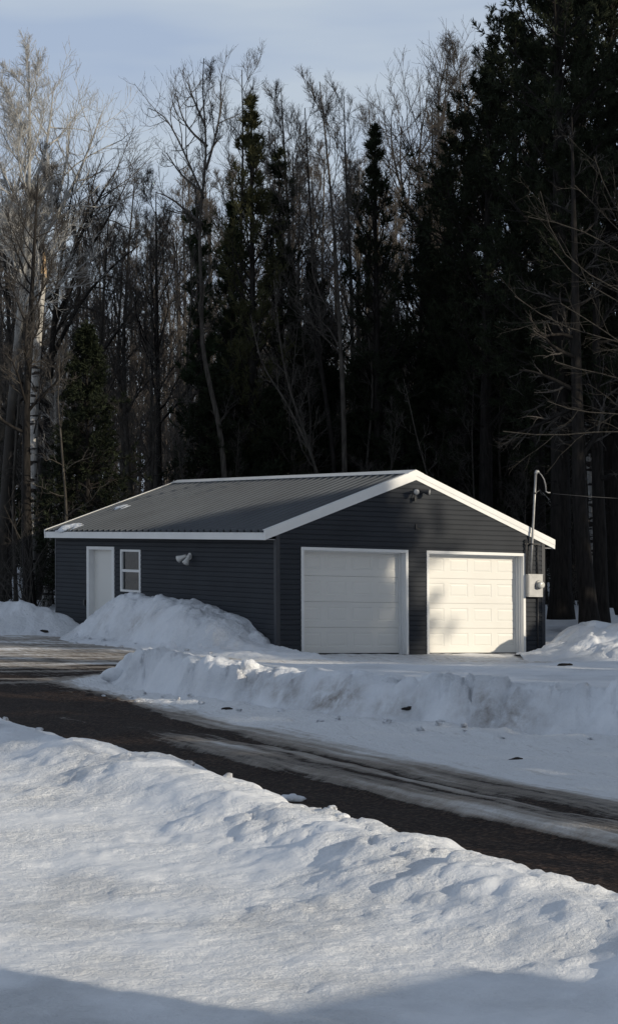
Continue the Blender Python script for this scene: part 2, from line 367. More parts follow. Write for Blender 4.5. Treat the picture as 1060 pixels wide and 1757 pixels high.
# the yard in front: smooth field with the ploughed ridge along the drive
X, Y, Fq = grid(np.arange(-13, 9, .028), rows(5.5, 33, .02, 1.15))
s, tt = road_st(X, Y)
sj = s + .16 * fbm(X * 1.1, Y * 1.1, 3, 21) + .10 * fbm(X * 3.3, Y * 3.3, 2, 22)
rise = sst(-1.12, -1.75, sj)
cre = np.exp(-((sj + 2.15) / .55) ** 2)
near = np.exp(-np.clip(-sj - 1.9, 0, 9) / 1.6); low = .13 * sst(9.5, 16.5, tt)
Z = rise * (.34 - low + .17 * cre + .05 * fbm(X * .35, Y * .35, 2, 23)
            + .07 * near * fbm(X * 1.6, Y * 1.6, 3, 24) + near * (.05 * blocks(X * 2.3, Y * 2.3, 25) + .038 * blocks(X * 5.2, Y * 5.2, 31)) * sst(-.25, .35, fbm(X * .9, Y * .9, 2, 26)) + .035 * np.exp(-np.clip(-sj - 1.9, 0, 9) / 4) * np.clip(blocks(X * 3.1, Y * 3.1, 33) - .15, 0, 1)
            + (.012 + .010 * near) * fbm(X * 3.2, Y * 4.4, 4, 27, .6) + .013 * fbm(X * 7, Y * 12, 4, 28, .62)) - .07 * (1 - rise)
dirt = rise * (.55 * np.exp(-((sj + 1.6) / .3) ** 2) * np.clip(fbm(X * 1.5, Y * 1.5, 3, 29), 0, 1)
               + .55 * np.clip(fbm(X * 1.3, Y * 2.6, 4, 30) - .42, 0, 1) * np.exp(-((sj + 2.6) / .9) ** 2))
tag(new_mesh('snow_field', np.stack([X, Y, Z], -1), Fq, M['snow'], True, attrs={'dirt': dirt}), kind='structure')

# gravel drive and the packed pad in front of the garage
X, Y, Fq = grid(np.arange(-12.5, 13, .027), rows(8.5, 50.4, .021, 1.05))
s, tt = road_st(X, Y)
di = -sdist(X, Y, ISLAND)                                   # metres outside the unploughed island
sj = s + .10 * fbm(X * 1.2, Y * 1.2, 3, 41)
streak = fbm(s * 3.2, tt * .22, 4, 42, .6)                  # runs with the wheel tracks
fine = fbm(s * 9.0, tt * .35, 3, 54, .6)
leftw = sst(6.5, 2.5, tt)
on_road = sst(2.5, 2.0, sj) * sst(34, 31.5, Y)
trk0 = np.exp(-((sj + .1) / .55) ** 4); trk1 = np.exp(-((sj - 1.42) / .15) ** 2)
edge = 1.66 + .75 * sst(2.5, -2, tt)
c_road = np.where(sj < .42, .02 + .10 * (streak > .55), 0) + sst(.34, .52, sj) * (1 - leftw) * (.52 + .26 * streak + .20 * fine) + leftw * (sst(.4, 1.4, sj) * .10 + .04 + .30 * sst(.2, .75, streak) + .14 * sst(.2, .6, fine))
c_road = c_road - .40 * trk1 * (1 - .55 * sst(11, 16, tt)) * (.7 + .6 * fine) - .22 * np.exp(-((sj - .92) / .05) ** 2) * (1 - leftw)
c_road = np.where(sj > edge, np.maximum(c_road, .42 + .5 * sst(edge - .05, edge + .75, sj + .35 * streak + .15 * fine)), c_road)
c_road = np.maximum(c_road, .5 * sst(-.95, -1.25, sj) * (fbm(X * 1.7, Y * 1.7, 3, 43) + .2))
st2 = fbm(X * .35 + Y * .1, Y * 2.6 - X * .25, 4, 44, .6)
dy = sst(31.0, 41.5, Y)
c_drv = .30 + .36 * dy + .62 * st2 * (1 - .3 * dy) + .10 * fbm(X * 1.2, Y * 1.2, 3, 45)
padw = sst(-2.6, -.2, X + .25 * (Y - 38))
c_pad = .93 + .25 * fbm(X * .3, Y * 3.0, 4, 46, .6)
c_off = c_drv * (1 - padw) + c_pad * padw
c_off = np.maximum(c_off, .98 * sst(31.2, 29.5, Y + .5 * streak) * sst(1.5, 2.2, sj))
cov = c_road * on_road + c_off * (1 - on_road)
apron = sst(1.7, .35, di + .35 * fbm(X * .9, Y * .9, 3, 47))
cov = np.maximum(cov, apron * 1.0 * sst(edge - .5, edge + .3, sj))
Z = floor_z(X, Y) + on_road * (-.05 * trk0 - .035 * trk1 + .045 * sst(.4, .6, sj) * sst(1.4, 1.0, sj) * (1 - leftw)) \
    + .02 * fbm(X * 1.3, Y * 1.3, 3, 48) + .028 * np.clip(cov, 0, 1) * ((fbm(s * 5, tt * .5, 3, 49) + .6 * fine) * on_road + fbm(X * 2, Y * 5, 3, 50) * (1 - on_road)) \
    + .07 * sst(2.3, 0, di) * sst(edge - .6, edge + 1.2, sj) * (1 + .5 * fbm(X * 1.6, Y * 1.6, 3, 51)) + .03 * apron * lumps(X * 3, Y * 3, 52)
tag(new_mesh('driveway', np.stack([X, Y, Z], -1), Fq, M['drive'], True, attrs={'cover': cov}), kind='structure')

# unploughed snow between the drive and the pad, with its cut bank
X, Y, Fq = grid(np.arange(-4.2, 14, .035), rows(15.5, 36, .035, 1.2))
b2, b5 = blocks(X * 1.7, Y * 1.7, 71), blocks(X * 4.2, Y * 4.2, 75)
d = sdist(X, Y, ISLAND) + .13 * fbm(X * 1.0, Y * 1.0, 3, 61) + .05 * fbm(X * 3.5, Y * 3.5, 3, 62) + .08 * b2 + .025 * b5
front = np.clip(sst(33.6, 31.8, Y) + sst(-1.6, -2.4, X), 0, 1)          # 1 on the side that faces the drive
face = sst(-.06, .36, d); ew = np.exp(-np.clip(d - .55, 0, 9) / .5)
z_f = .45 * face + .07 * np.exp(-((d - .55) / .4) ** 2) * face - .15 * sst(.9, 3.0, d)
z_b = .13 * sst(-.02, .3, d) + .09 * sst(.4, 2.0, d) + .07 * np.exp(-((d - .22) / .16) ** 2) * (.6 + fbm(X * 1.7, Y * 1.7, 2, 65))
rough = face * (ew * (.06 * fbm(X * 1.7, Y * 1.7, 4, 66, .6) + .13 * b2 + .08 * b5 + .06 * lumps(X * 2.2, Y * 2.2, 67)) * front + .05 * fbm(X * .45, Y * .45, 3, 64) + .028 * fbm(X * 5, Y * 5, 4, 68, .65) * np.exp(-np.clip(d - 1, 0, 9) / 2))
Z = floor_z(X, Y) * sst(.3, -.2, d) + z_f * front + z_b * (1 - front) + rough + .05 * front - .25 * sst(.02, -.10, d)
px_ = X / Y * F_PX + CX
dirt = front * np.exp(-((d - .15) / .14) ** 2) * (1.5 * np.clip(fbm(X * 1.2, Y * 1.2, 3, 69) + .4, 0, 1)) * sst(-1.4, -.2, X) * sst(3.2, 2.2, X) \
     + front * np.exp(-((d - .3) / .25) ** 2) * .55 * np.clip(fbm(X * 1.6, Y * 1.6, 4, 70) - .25, 0, 1)
tag(new_mesh('snow_bank', np.stack([X, Y, Z], -1), Fq, M['snow'], True, attrs={'dirt': dirt}),
    'long ploughed snow bank with a cut dirty face beside the gravel drive', 'snow bank')

def pile(name, label, cat, xs, ys, hfun, dfun=None):
    X, Y, Fq = grid(xs, ys); Z = hfun(X, Y)
    c = np.array([xs.mean(), ys.mean(), 0])
    o = new_mesh(name, np.stack([X, Y, Z], -1) - c, Fq, M['snow'], True, loc=c, attrs={'dirt': dfun(X, Y) if dfun else np.zeros_like(X)})
    return tag(o, label, cat)

def wall_pile(x, y):
    U, V = Ginv(x, y)                                           # U<0 outside the side wall, V along it
    j = .12 * fbm(x * 1.2, y * 1.2, 3, 81)
    top = np.interp(V, [-3.2, -2.0, -.9, 0.2, 1.2, 2.4, 3.8, 5.3, 6.2, 6.9, 7.4, 7.9], [-.1, .04, .14, .28, .70, .97, 1.05, 1.08, 1.0, .72, .28, -.15])
    cu = np.interp(V, [-3, -.5, .8, 2, 8], [-.55, -.45, -.6, -.62, -.62])
    wl = np.interp(V, [-3, 0, 2, 8], [.9, .85, .95, 1.0])
    u = U - cu + j
    prof = np.where(u > 0, 1 - .10 * np.clip(u, 0, 2) ** 2, np.clip(1 - (np.abs(u) / wl) ** 1.7, -.4, 1))
    ap = .16 * sst(-2.6, -1.2, U + j) * sst(8.0, 6.2, V) * sst(-2.8, -1.0, V)
    z = np.maximum(top * prof, ap)
    z = z + (.07 * fbm(x * 1.5, y * 1.5, 3, 82) + .05 * lumps(x * 2.6, y * 2.6, 83) + .10 * blocks(x * 1.8, y * 1.8, 86) + .06 * blocks(x * 4.4, y * 4.4, 87) + .025 * fbm(x * 6, y * 6, 3, 84)) * sst(0, .3, z)
    z = np.where(U > .12, -.3, z)
    return floor_z(x, y) + z - .06
def wall_pile_d(x, y):
    U, V = Ginv(x, y)
    return .8 * np.exp(-((U + 1.15 + .1 * (V - 4)) / .22) ** 2) * np.clip(fbm(x * 1.3, y * 1.3, 3, 85) + .35, 0, 1) * sst(1.5, 3, V)
pile('snow_pile', 'tall heap of snow shovelled against the long side wall of the garage', 'snow pile', np.arange(-7.5, 1.9, .045), np.arange(38.2, 49.5, .06), wall_pile, wall_pile_d)

def left_pile(x, y):
    r = np.hypot((x + 6.9 - .1 * (y - 49)) / 1.75, (y - 48.9) / .85); r2 = np.hypot((x + 9.6) / 2.6, (y - 49.2) / 1.0)
    z = .72 * np.exp(-r ** 2.4) + .55 * np.exp(-r2 ** 2.2) + (.08 * fbm(x * 1.6, y * 1.6, 3, 91) + .12 * blocks(x * 2, y * 2, 94) + .06 * blocks(x * 4.6, y * 4.6, 95)) * sst(1.8, .8, np.minimum(r, r2)) - .16
    U, V = Ginv(x, y); z = np.where(U > .1, -.4, z)
    return floor_z(x, y) + z
pile('snow_pile', 'low dirty snow heap at the far left corner of the garage', 'snow pile', np.arange(-13, -3.6, .05), np.arange(46.6, 51.5, .06), left_pile,
     lambda x, y: .6 * np.clip(fbm(x * 1.4, y * 1.4, 4, 93) - .05, 0, 1))

def right_pile(x, y):
    a = np.hypot((x - 9.0) / 3.1, (y - 42.6) / 1.7); b = np.hypot((x - 5.95) / .75, (y - 44.6) / .8); c = np.hypot((x - 7.4) / 1.3, (y - 45.2) / 1.3)
    z = 1.75 * np.exp(-a ** 2.0) + .48 * np.exp(-b ** 2.4) + .55 * np.exp(-c ** 2.4)
    z = z + (.09 * fbm(x * 1.3, y * 1.3, 3, 101) + .10 * blocks(x * 1.7, y * 1.7, 104) + .05 * blocks(x * 4.2, y * 4.2, 105) + .02 * fbm(x * 6, y * 6, 3, 103)) * sst(.05, .4, z) - .12
    U, V = Ginv(x, y); z = np.where((U < GW - .05) & (V > -.05), -.4, z)
    return floor_z(x, y) + z
pile('snow_pile', 'high clean snow mound at the right end of the garage front', 'snow pile', np.arange(4.4, 13.5, .05), np.arange(39, 47.6, .06), right_pile)

# snow behind and beside the garage closes the gap to the woods
X, Y, Fq = grid(np.arange(-13.2, 24.2, .12), np.arange(45.5, 53.5, .12))
U, V = Ginv(X, Y)
inside = (U > .15) & (U < GW - .15) & (V > .1) & (V < GL - .1)
near_g = np.clip(np.maximum.reduce([-U, U - GW, -V, V - GL]), 0, 9)
Z = floor_z(X, Y) + .30 * sst(0, .8, near_g) * (sst(46.6, 48.6, Y + .25 * np.clip(X, -9, 3)) ) + .28 * sst(48, 52, Y) + .06 * fbm(X * .9, Y * .9, 4, 111) - .08
Z = np.where(inside, -.5, Z); Z = np.where((V < 0) & (U < GW) & (U > -3.4) , -.5, Z); Z = np.where((U > -3) & (U < 0) & (V < 8.9), -.4, Z)
tag(new_mesh('snow_verge', np.stack([X, Y, Z], -1), Fq, M['snow'], True, attrs={'dirt': .0 * X}), kind='structure')

# ------------------------------------------------------------------ the garage
gar = thing('garage', 'dark slate sided double garage with ribbed metal roof and two white overhead doors', 'garage', G(np.array([GW / 2, GL / 2, 0.])))
D1, D2, D3, D4, DT = .5794, 3.2545, 3.7369, 6.4008, 2.2341
EO, HF, RISE, OVF = .2786, 2.5187, 1.3827, .035
SL = RISE / (GW / 2 + EO)
def roof_z(x): return HF + SL * (EO + min(x, GW - x))
CO = .1045                                                    # siding course
TW = .062                                                     # door casing width
def siding(name, length, placer, openings, top):
    """lap siding; placer(a, out, z) -> garage coords; openings [(a0,a1,z0,z1)]; top(a) limits the height"""
    mb = MB(); k = 0; zmax = max(top(length / 2), top(0), top(length)); n = int(math.ceil(zmax / CO))
    prof = [(0, .002), (.02, .021), (.70, .017), (1, .002)]
    def lim(z, c):
        if top(c) >= z: return c
        lo, hi = c, length / 2
        for _ in range(30):
            m_ = (lo + hi) / 2
            if top(m_) >= z: hi = m_
            else: lo = m_
        return hi
    for k in range(n):
        zb = k * CO; lv = sorted(set([zb + p[0] * CO for p in prof] + [q for o_ in openings for q in o_[2:] if zb < q < zb + CO] + ([zmax] if zb < zmax < zb + CO else [])))
        for z0, z1 in zip(lv[:-1], lv[1:]):
            if z1 - z0 < 1e-5 or z1 > zmax + 1e-6: continue
            o0, o1 = (float(np.interp((z - zb) / CO, [p[0] for p in prof], [p[1] for p in prof])) for z in (z0, z1))
            cuts = [(0, length)]
            for (a0, a1, q0, q1) in openings:
                if z1 > q0 + 1e-5 and z0 < q1 - 1e-5:
                    nc = []
                    for (c0, c1) in cuts:
                        if a1 <= c0 or a0 >= c1: nc.append((c0, c1)); continue
                        if a0 > c0: nc.append((c0, a0))
                        if a1 < c1: nc.append((a1, c1))
                    cuts = nc
            for (c0, c1) in cuts:
                b0, b1, t0, t1 = lim(z0, c0), lim(z0, c1), lim(z1, c0), lim(z1, c1)
                if b1 - b0 < .004: continue
                mb.add([placer(b0, o0, z0), placer(b1, o0, z0), placer(t1, o1, z1), placer(t0, o1, z1)], [(0, 1, 2, 3)])
    return mb
def gable_top(a): return roof_z(a) - .10
# walls: siding outside, plain board inside
fr_m = siding('front', GW, lambda a, o, z: (a, -o, z), [(D1 + .02, D2 - .02, 0, DT - .02), (D3 + .02, D4 - .02, 0, DT - .02)], gable_top)
fr_m.build('front_wall', M['siding'], gar, G)
WIN = (6.0983, 7.139, 1.113, 2.1021); SDR = (7.4616, 8.9687, 0.0, 2.16)
sd_m = siding('side', GL, lambda a, o, z: (-o, a, z), [(SDR[0] + .02, SDR[1] - .02, 0, SDR[3] - .02), (WIN[0] + .02, WIN[1] - .02, WIN[2] + .02, WIN[3] - .02)], lambda a: 2.37)
sd_m.build('side_wall', M['siding'], gar, G)
siding('side', GL, lambda a, o, z: (GW + o, a, z), [], lambda a: 2.37).build('side_wall', M['siding'], gar, G)
siding('back', GW, lambda a, o, z: (a, GL + o, z), [], gable_top).build('back_wall', M['siding'], gar, G)
mb = MB()                                                      # floor slab
mb.box(-.02, GW + .02, -.03, GL + .02, -.25, -.004); mb.build('floor_slab', M['concrete'], gar, G)
mb = MB()                                                      # inner lining so that the room is closed and dark
iy0, iy1, ix0, ix1 = .24, GL - .06, .20, GW - .06
mb.quad((ix0, iy1, 0), (ix1, iy1, 0), (ix1, iy1, 2.4), (ix0, iy1, 2.4)); mb.quad((ix1, iy0, 0), (ix1, iy1, 0), (ix1, iy1, 2.4), (ix1, iy0, 2.4))
mb.quad((ix0, iy0, 2.4), (ix1, iy0, 2.4), (ix1, iy1, 2.4), (ix0, iy1, 2.4))
mb.build('lining', M['inside'], gar, G)
# corner trims
def one(name, m, *bx):
    q_ = MB(); q_.box(*bx); return q_.build(name, m, gar, G)
for (x, sx) in ((0, -1), (GW, 1)):
    top_f = roof_z(0) - .13
    a, b = (x - .024, x + .065) if sx < 0 else (x - .065, x + .024)
    one('corner_trim', M['corner'], a, b, -.026, -.002, 0, top_f)
    c, d_ = (x - .026, x - .002) if sx < 0 else (x + .002, x + .026)
    one('corner_trim', M['corner'], c, d_, -.0015, .065, 0, 2.36); one('corner_trim', M['corner'], c, d_, GL - .065, GL + .0015, 0, 2.36)
# soffits
mb = MB()
for (x0, x1) in ((-EO + .03, -.003), (GW + .003, GW + EO - .03)): mb.box(x0, x1, 0, GL, 2.36, 2.375)
mb.build('soffit', M['soffit'], gar, G)
# roof with trapezoid ribs
PIT = .29
mbr = MB()
ys_ = []; y = -OVF + .03
while y < GL + OVF - .05: ys_.append(y); y += PIT
prof = []
for y in ys_:
    prof += [(y, 0), (y + .085, 0), (y + .092, .005), (y + .100, 0), (y + .180, 0), (y + .200, .050), (y + .245, .050), (y + .276, 0)]
prof = [(min(p[0], GL + OVF - .02), p[1]) for p in prof]
for side in (0, 1):
    V = []
    for xx in (-EO - .02, GW / 2):
        for (yy, h) in prof:
            X_ = xx if side == 0 else GW - xx
            V.append((X_, yy, HF + SL * (EO + xx) + h))
    n = len(prof); Fc = [((i, i + 1, n + i + 1, n + i) if side == 0 else (i, n + i, n + i + 1, i + 1)) for i in range(n - 1)]
    mbr.add(V, Fc)
    V2 = [(x if side == 0 else GW - x, yy, HF + SL * (EO + x) - .05) for x in (-EO + .02, GW / 2) for yy in (0, GL)]
    mbr.add(V2, [(0, 1, 3, 2)])
roof = mbr.build('roof', M['roof'], gar, G)
# ridge cap
mb = MB(); c = GW / 2; zr = HF + RISE
pr = [(c - .20, zr - SL * .20 + .047), (c - .195, zr - SL * .195 + .056), (c, zr + .060), (c + .195, zr - SL * .195 + .056), (c + .20, zr - SL * .20 + .047), (c, zr + .050)]
mb.prism(pr, lambda a, b: (a, -OVF - .006, b), lambda a, b: (a, GL + OVF + .006, b))
mb.build('ridge_cap', M['white'], gar, G)
# eave fascia
for s_ in (0, 1):
    mb = MB(); x0, x1 = (-EO - .004, -EO + .022) if s_ == 0 else (GW + EO - .022, GW + EO + .004)
    mb.box(x0, x1, -OVF + .012, GL + OVF - .012, HF - .165, HF - .012)
    mb.build('fascia', M['white'], gar, G)
# rake boards: lower board and a proud cap on both gables
for (y0, sgn) in ((-OVF, -1), (GL + OVF, 1)):
    for s_ in (0, 1):
        mb = MB()
        def slab(za, zb, yo, yi, xa=-EO - .022, xb=GW / 2):
            P = []
            for yy in (yo, yi):
                for (xx, zz) in ((xa, za), (xb, za), (xb, zb), (xa, zb)):
                    P.append((xx if s_ == 0 else GW - xx, yy, HF + SL * (EO + xx) + zz))
            mb.add(P, [(0, 1, 2, 3), (7, 6, 5, 4), (0, 4, 5, 1), (1, 5, 6, 2), (2, 6, 7, 3), (3, 7, 4, 0)])
        slab(-.160, -.072, y0 + sgn * .004, y0 - sgn * .03)
        slab(-.072, .048, y0 + sgn * .014, y0 - sgn * .03)
        slab(.042, .052, y0 - sgn * .028, y0 - sgn * .085)
        mb.build('rake_board', M['white'], gar, G)

# overhead doors
RZ = .21
def panel(mb, a0, a1, z0, z1, y):
    """one raised field set in a flat section"""
    def ring(r0, d0, r1, d1):
        P = [(r0[0], y + d0, r0[2]), (r0[1], y + d0, r0[2]), (r0[1], y + d0, r0[3]), (r0[0], y + d0, r0[3]),
             (r1[0], y + d1, r1[2]), (r1[1], y + d1, r1[2]), (r1[1], y + d1, r1[3]), (r1[0], y + d1, r1[3])]
        mb.add(P, [(0, 1, 5, 4), (1, 2, 6, 5), (2, 3, 7, 6), (3, 0, 4, 7)])
    def ins(r, d): return (r[0] + d, r[1] - d, r[2] + d, r[3] - d)
    w, h = a1 - a0, z1 - z0
    c = (a0, a1, z0, z1); o1 = (a0 + w * .11, a1 - w * .11, z0 + h * .26, z1 - h * .19)
    o2 = ins(o1, .016); o3 = ins(o2, .012); o4 = ins(o3, .028)
    ring(c, 0, o1, 0); ring(o1, 0, o2, .0065); ring(o2, .0065, o3, .0065); ring(o3, .0065, o4, .001)
    mb.quad((o4[0], y + .001, o4[2]), (o4[1], y + .001, o4[2]), (o4[1], y + .001, o4[3]), (o4[0], y + .001, o4[3]))
for (a0, a1) in ((D1, D2), (D3, D4)):
    i0, i1, zt = a0 + TW, a1 - TW, DT - TW
    mb = MB(); nsec = 4; hs = (zt - .03 + .02) / nsec
    for k in range(nsec):
        z0, z1 = .022 + k * hs, .022 + (k + 1) * hs - .006
        for q in range(4):
            w = (i1 - i0 + .02) / 4; panel(mb, i0 - .01 + q * w, i0 - .01 + (q + 1) * w, z0, z1, RZ)
        mb.quad((i0 - .01, RZ, z1), (i1 + .01, RZ, z1), (i1 + .01, RZ + .02, z1 + .003), (i0 - .01, RZ + .02, z1 + .003))
        mb.quad((i0 - .01, RZ + .02, z1 + .003), (i1 + .01, RZ + .02, z1 + .003), (i1 + .01, RZ, z1 + .006), (i0 - .01, RZ, z1 + .006))
    mb.quad((i0 - .01, RZ + .03, 0), (i1 + .01, RZ + .03, 0), (i1 + .01, RZ + .03, zt), (i0 - .01, RZ + .03, zt))
    dr = mb.build('overhead_door', M['door'], gar, G)
    dr['label'] = 'shaded white overhead door' if a0 == D1 else 'sunlit white overhead door'
    mb = MB(); mb.box(i0, i1, RZ - .008, RZ + .028, -.004, .024)
    so = mb.build('bottom_seal', M['rubber'], gar, G); so.location = so.location - dr.location; so.parent = dr
    mb = MB()                                                   # casing proud of the siding, then the jamb with its stops
    mb.box(a0, i0, -.034, .012, 0, DT); mb.box(i1, a1, -.034, .012, 0, DT); mb.box(i0, i1, -.033, .012, zt, DT)
    mb.box(i0 - .03, i0 + .001, .012, RZ - .001, 0, zt + .001); mb.box(i1 - .001, i1 + .03, .012, RZ - .001, 0, zt + .001); mb.box(i0, i1, .012, RZ - .001, zt - .001, zt + .03)
    mb.box(i1 - .020, i1 - .001, .075, .100, 0, zt); mb.box(i1 - .034, i1 - .001, .150, RZ - .002, 0, zt); mb.box(i0 + .001, i0 + .034, .150, RZ - .002, 0, zt); mb.box(i0 + .034, i1 - .034, .150, RZ - .002, zt - .034, zt - .001)
    mb.build('door_casing', M['white'], gar, G)
# entry door on the side wall
a0, a1, _, zt = SDR
mb = MB(); tw = .13
mb.box(-.034, .012, a0, a0 + tw, 0, zt); mb.box(-.034, .012, a1 - tw, a1, 0, zt); mb.box(-.033, .012, a0 + tw, a1 - tw, zt - .075, zt)
mb.box(.012, .16, a0 + tw - .03, a0 + tw + .001, 0, zt - .07); mb.box(.012, .16, a1 - tw - .001, a1 - tw + .03, 0, zt - .07); mb.box(.012, .16, a0 + tw, a1 - tw, zt - .076, zt - .05)
mb.box(.012, .15, a0 + tw + .001, a1 - tw - .001, -.01, .03)
mb.build('entry_casing', M['white'], gar, G)
mb = MB(); mb.box(.118, .16, a0 + tw, a1 - tw, .032, zt - .078)
ed = mb.build('entry_door', M['door'], gar, G); ed['label'] = 'plain white entry door on the side wall'
mb = MB(); hc = (.085, a0 + tw + .11, .94); mb.lathe([(.028, 0), (.012, .002), (.012, .03), (.027, .04), (.03, .055), (.018, .068)], (.117, hc[1], hc[2]), (-1, 0, 0), 14)
kn = mb.build('knob', M['grey'], gar, G, True); kn.location = kn.location - ed.location; kn.parent = ed
mb = MB(); mb.lathe([(.028, 0), (.024, .012)], (.117, hc[1], 1.10), (-1, 0, 0), 14); db = mb.build('deadbolt', M['grey'], gar, G, True); db.location = db.location - ed.location; db.parent = ed
# window
a0, a1, z0, z1 = WIN; mb = MB(); w = .075
mb.box(-.030, .07, a0, a0 + w, z0, z1); mb.box(-.030, .07, a1 - w, a1, z0, z1); mb.box(-.029, .07, a0 + w, a1 - w, z1 - .05, z1); mb.box(-.036, .07, a0 + w, a1 - w, z0, z0 + .05)
zm = (z0 + z1) / 2 + .0; mb.box(-.018, .05, a0 + w, a1 - w, zm - .030, zm + .030)
wf = mb.build('window', M['white'], gar, G); wf['label'] = 'white framed two pane window beside the entry door'
for (q0, q1) in ((z0 + .05, zm - .03), (zm + .03, z1 - .05)):
    mb = MB(); mb.quad((.018, a1 - w, q0), (.018, a0 + w, q0), (.018, a0 + w, q1), (.018, a1 - w, q1))
    p_ = mb.build('pane', M['glass'], gar, G); p_.location = p_.location - wf.location; p_.parent = wf
mb = MB(); npl = 16
for i in range(npl):
    f0, f1 = i / npl, (i + 1) / npl; ya, yb = a0 + .22 + f0 * .58, a0 + .22 + f1 * .58
    xa, xb = .10 + .018 * math.sin(i * 1.9), .10 + .018 * math.sin((i + 1) * 1.9)
    mb.quad((xa, ya, zm + .02), (xb, yb, zm + .02), (xb, yb, z1 - .04), (xa, ya, z1 - .04))
cu_ = mb.build('curtain', M['curtain'], gar, G, True); cu_.location = cu_.location - wf.location; cu_.parent = wf
mb = MB(); mb.lathe([(.10, 0), (.13, .05), (.14, .16), (.11, .22), (.05, .24)], (.16, a0 + .38, z0 + .02), (0, 0, 1), 12)
pl_ = mb.build('vase', M['curtain'], gar, G, True); pl_.location = pl_.location - wf.location; pl_.parent = wf
# small fittings
mb = MB(); mb.box(-.05, -.017, 9.04, 9.13, .72, .86); mb.box(-.058, -.05, 9.05, 9.12, .74, .84); mb.build('outlet_cover', M['dark'], gar, G)
mb = MB(); mb.box(3.44, 3.475, -.05, -.016, 2.68, 2.79); mb.box(3.475, 3.54, -.045, -.018, 2.68, 2.70); mb.build('bracket', M['dark'], gar, G)
mb = MB(); mb.box(4.05, 4.060, -.0225, -.012, 2.70, 2.81); mb.build('joint_cover', M['corner'], gar, G)

# ------------------------------------------------------------------ lamps on the walls
def flood(name, label, base, outv, mats, s=1.0, aims=((-.8, -.35), (.25, -.9))):
    """two lamp heads on a round plate; base and out vector in garage coords"""
    b = Vector(base); o = Vector(outv); side = Vector((o.y, -o.x, 0)) * -1
    t_ = thing(name, label, 'floodlight', G(np.array(base, float)))
    mb = MB(); mb.lathe([(.062 * s, 0), (.062 * s, .018), (.050 * s, .030)], b + o * .012, o, 18); mb.build('back_plate', mats[0], t_, G, False)
    for (sx, dz) in aims:
        r0 = b + o * .04 + side * (.03 * np.sign(sx)); aim = (o * .75 + side * sx + Vector((0, 0, dz))).normalized()
        el = r0 + o * .05 + side * (.05 * np.sign(sx)) * s
        mb = MB(); mb.tube([r0, (r0 + el) / 2 + o * .01, el], .014 * s, 8)
        mb.lathe([(.020 * s, -.03 * s), (.030 * s, 0), (.034 * s, .05 * s), (.060 * s, .13 * s), (.064 * s, .15 * s), (.058 * s, .152 * s)], el, aim, 16)
        h = mb.build('lamp_head', mats[1], t_, G, True)
        mb = MB(); mb.lathe([(.056 * s, .1535 * s), (.045 * s, .162 * s), (.02 * s, .168 * s)], el, aim, 16)
        l_ = mb.build('lens', mats[2], t_, G, True); l_.location = (0, 0, 0); l_.parent = h
    return t_, b, o, side
flood('floodlight', 'white twin head floodlight on the shaded long side wall', (-.014, 3.68, 1.98), (-1, 0, 0), (M['plastic'], M['plastic'], M['lens']), 1.25, ((-.9, -.5), (.05, -1.3)))
ft, b, o, side = flood('floodlight', 'black floodlight with pale lens under the gable peak', (3.465, -.014, 3.50), (0, -1, 0), (M['dark'], M['dark'], M['grey']), 1.15, ((-.30, -.12), (.75, -.1)))
mb = MB(); mb.box(3.36, 3.40, -.13, -.05, 3.28, 3.36); mb.tube([(3.41, -.05, 3.46), (3.39, -.09, 3.40), (3.38, -.09, 3.35)], .012, 8); mb.build('motion_sensor', M['dark'], ft, G)
mb = MB(); mb.add([(3.62, -.14, 3.44), (3.70, -.12, 3.52), (3.70, -.05, 3.52), (3.62, -.06, 3.44), (3.625, -.14, 3.43), (3.705, -.12, 3.51), (3.705, -.05, 3.51), (3.625, -.06, 3.43)],
                  [(0, 1, 2, 3), (7, 6, 5, 4), (0, 4, 5, 1), (1, 5, 6, 2), (2, 6, 7, 3), (3, 7, 4, 0)]); mb.build('visor', M['plastic'], ft, G)

# ------------------------------------------------------------------ electric service
GM = lambda V: G(np.asarray(V, float) - np.array([.075, 0, 0]))
mast = thing('service_mast', 'galvanised power mast rising past the right roof edge', 'power mast', G(np.array([6.56, -.12, 1.8])))
P0, P1 = (6.555, -.11, 1.78), (6.70, -.13, 4.00)
def lerp(a, b, f): return tuple(a[i] + (b[i] - a[i]) * f for i in range(3))
mb = MB(); mb.tube([P0, lerp(P0, P1, .3), lerp(P0, P1, .7), P1], .027, 14); mb.build('pipe', M['pipe'], mast, GM, True)
mb = MB(); mb.tube([P1, (6.705, -.135, 4.035), (6.72, -.14, 4.06), (6.745, -.15, 4.06), (6.77, -.155, 4.04)], [.030, .036, .040, .036, .024], 12); mb.build('weatherhead', M['grey'], mast, GM, True)
for f in (.30, .81):
    c = lerp(P0, P1, f); mb = MB(); mb.lathe([(.046, -.016), (.048, 0), (.046, .016)], c, (P1[0] - P0[0], 0, P1[2] - P0[2]), 12); mb.build('clamp', M['dark'], mast, GM)
mb = MB(); mb.box(6.43, 6.86, -.075, -.03, 2.435, 2.458); mb.build('strap', M['dark'], mast, GM)
mb = MB(); mb.tube([lerp(P0, P1, .81), (6.80, -.12, 3.64)], .012, 6); mb.build('wire_hook', M['dark'], mast, GM)
mb = MB()
for k_, (dx, dz) in enumerate(((.0, .0), (.018, .02))):
    mb.tube([(6.77 + dx, -.155, 4.04), (6.83 + dx, -.17, 3.98), (6.885 + dx, -.18, 3.89), (6.925 + dx, -.18, 3.77 + dz), (6.94 + dx, -.18, 3.63)], .0055, 6)
mb.tube([(6.94, -.18, 3.63), (7.0, -.18, 3.60), (7.06, -.18, 3.605)], .014, 6)
mb.build('drip_loop', M['soffit'], mast, GM, True)
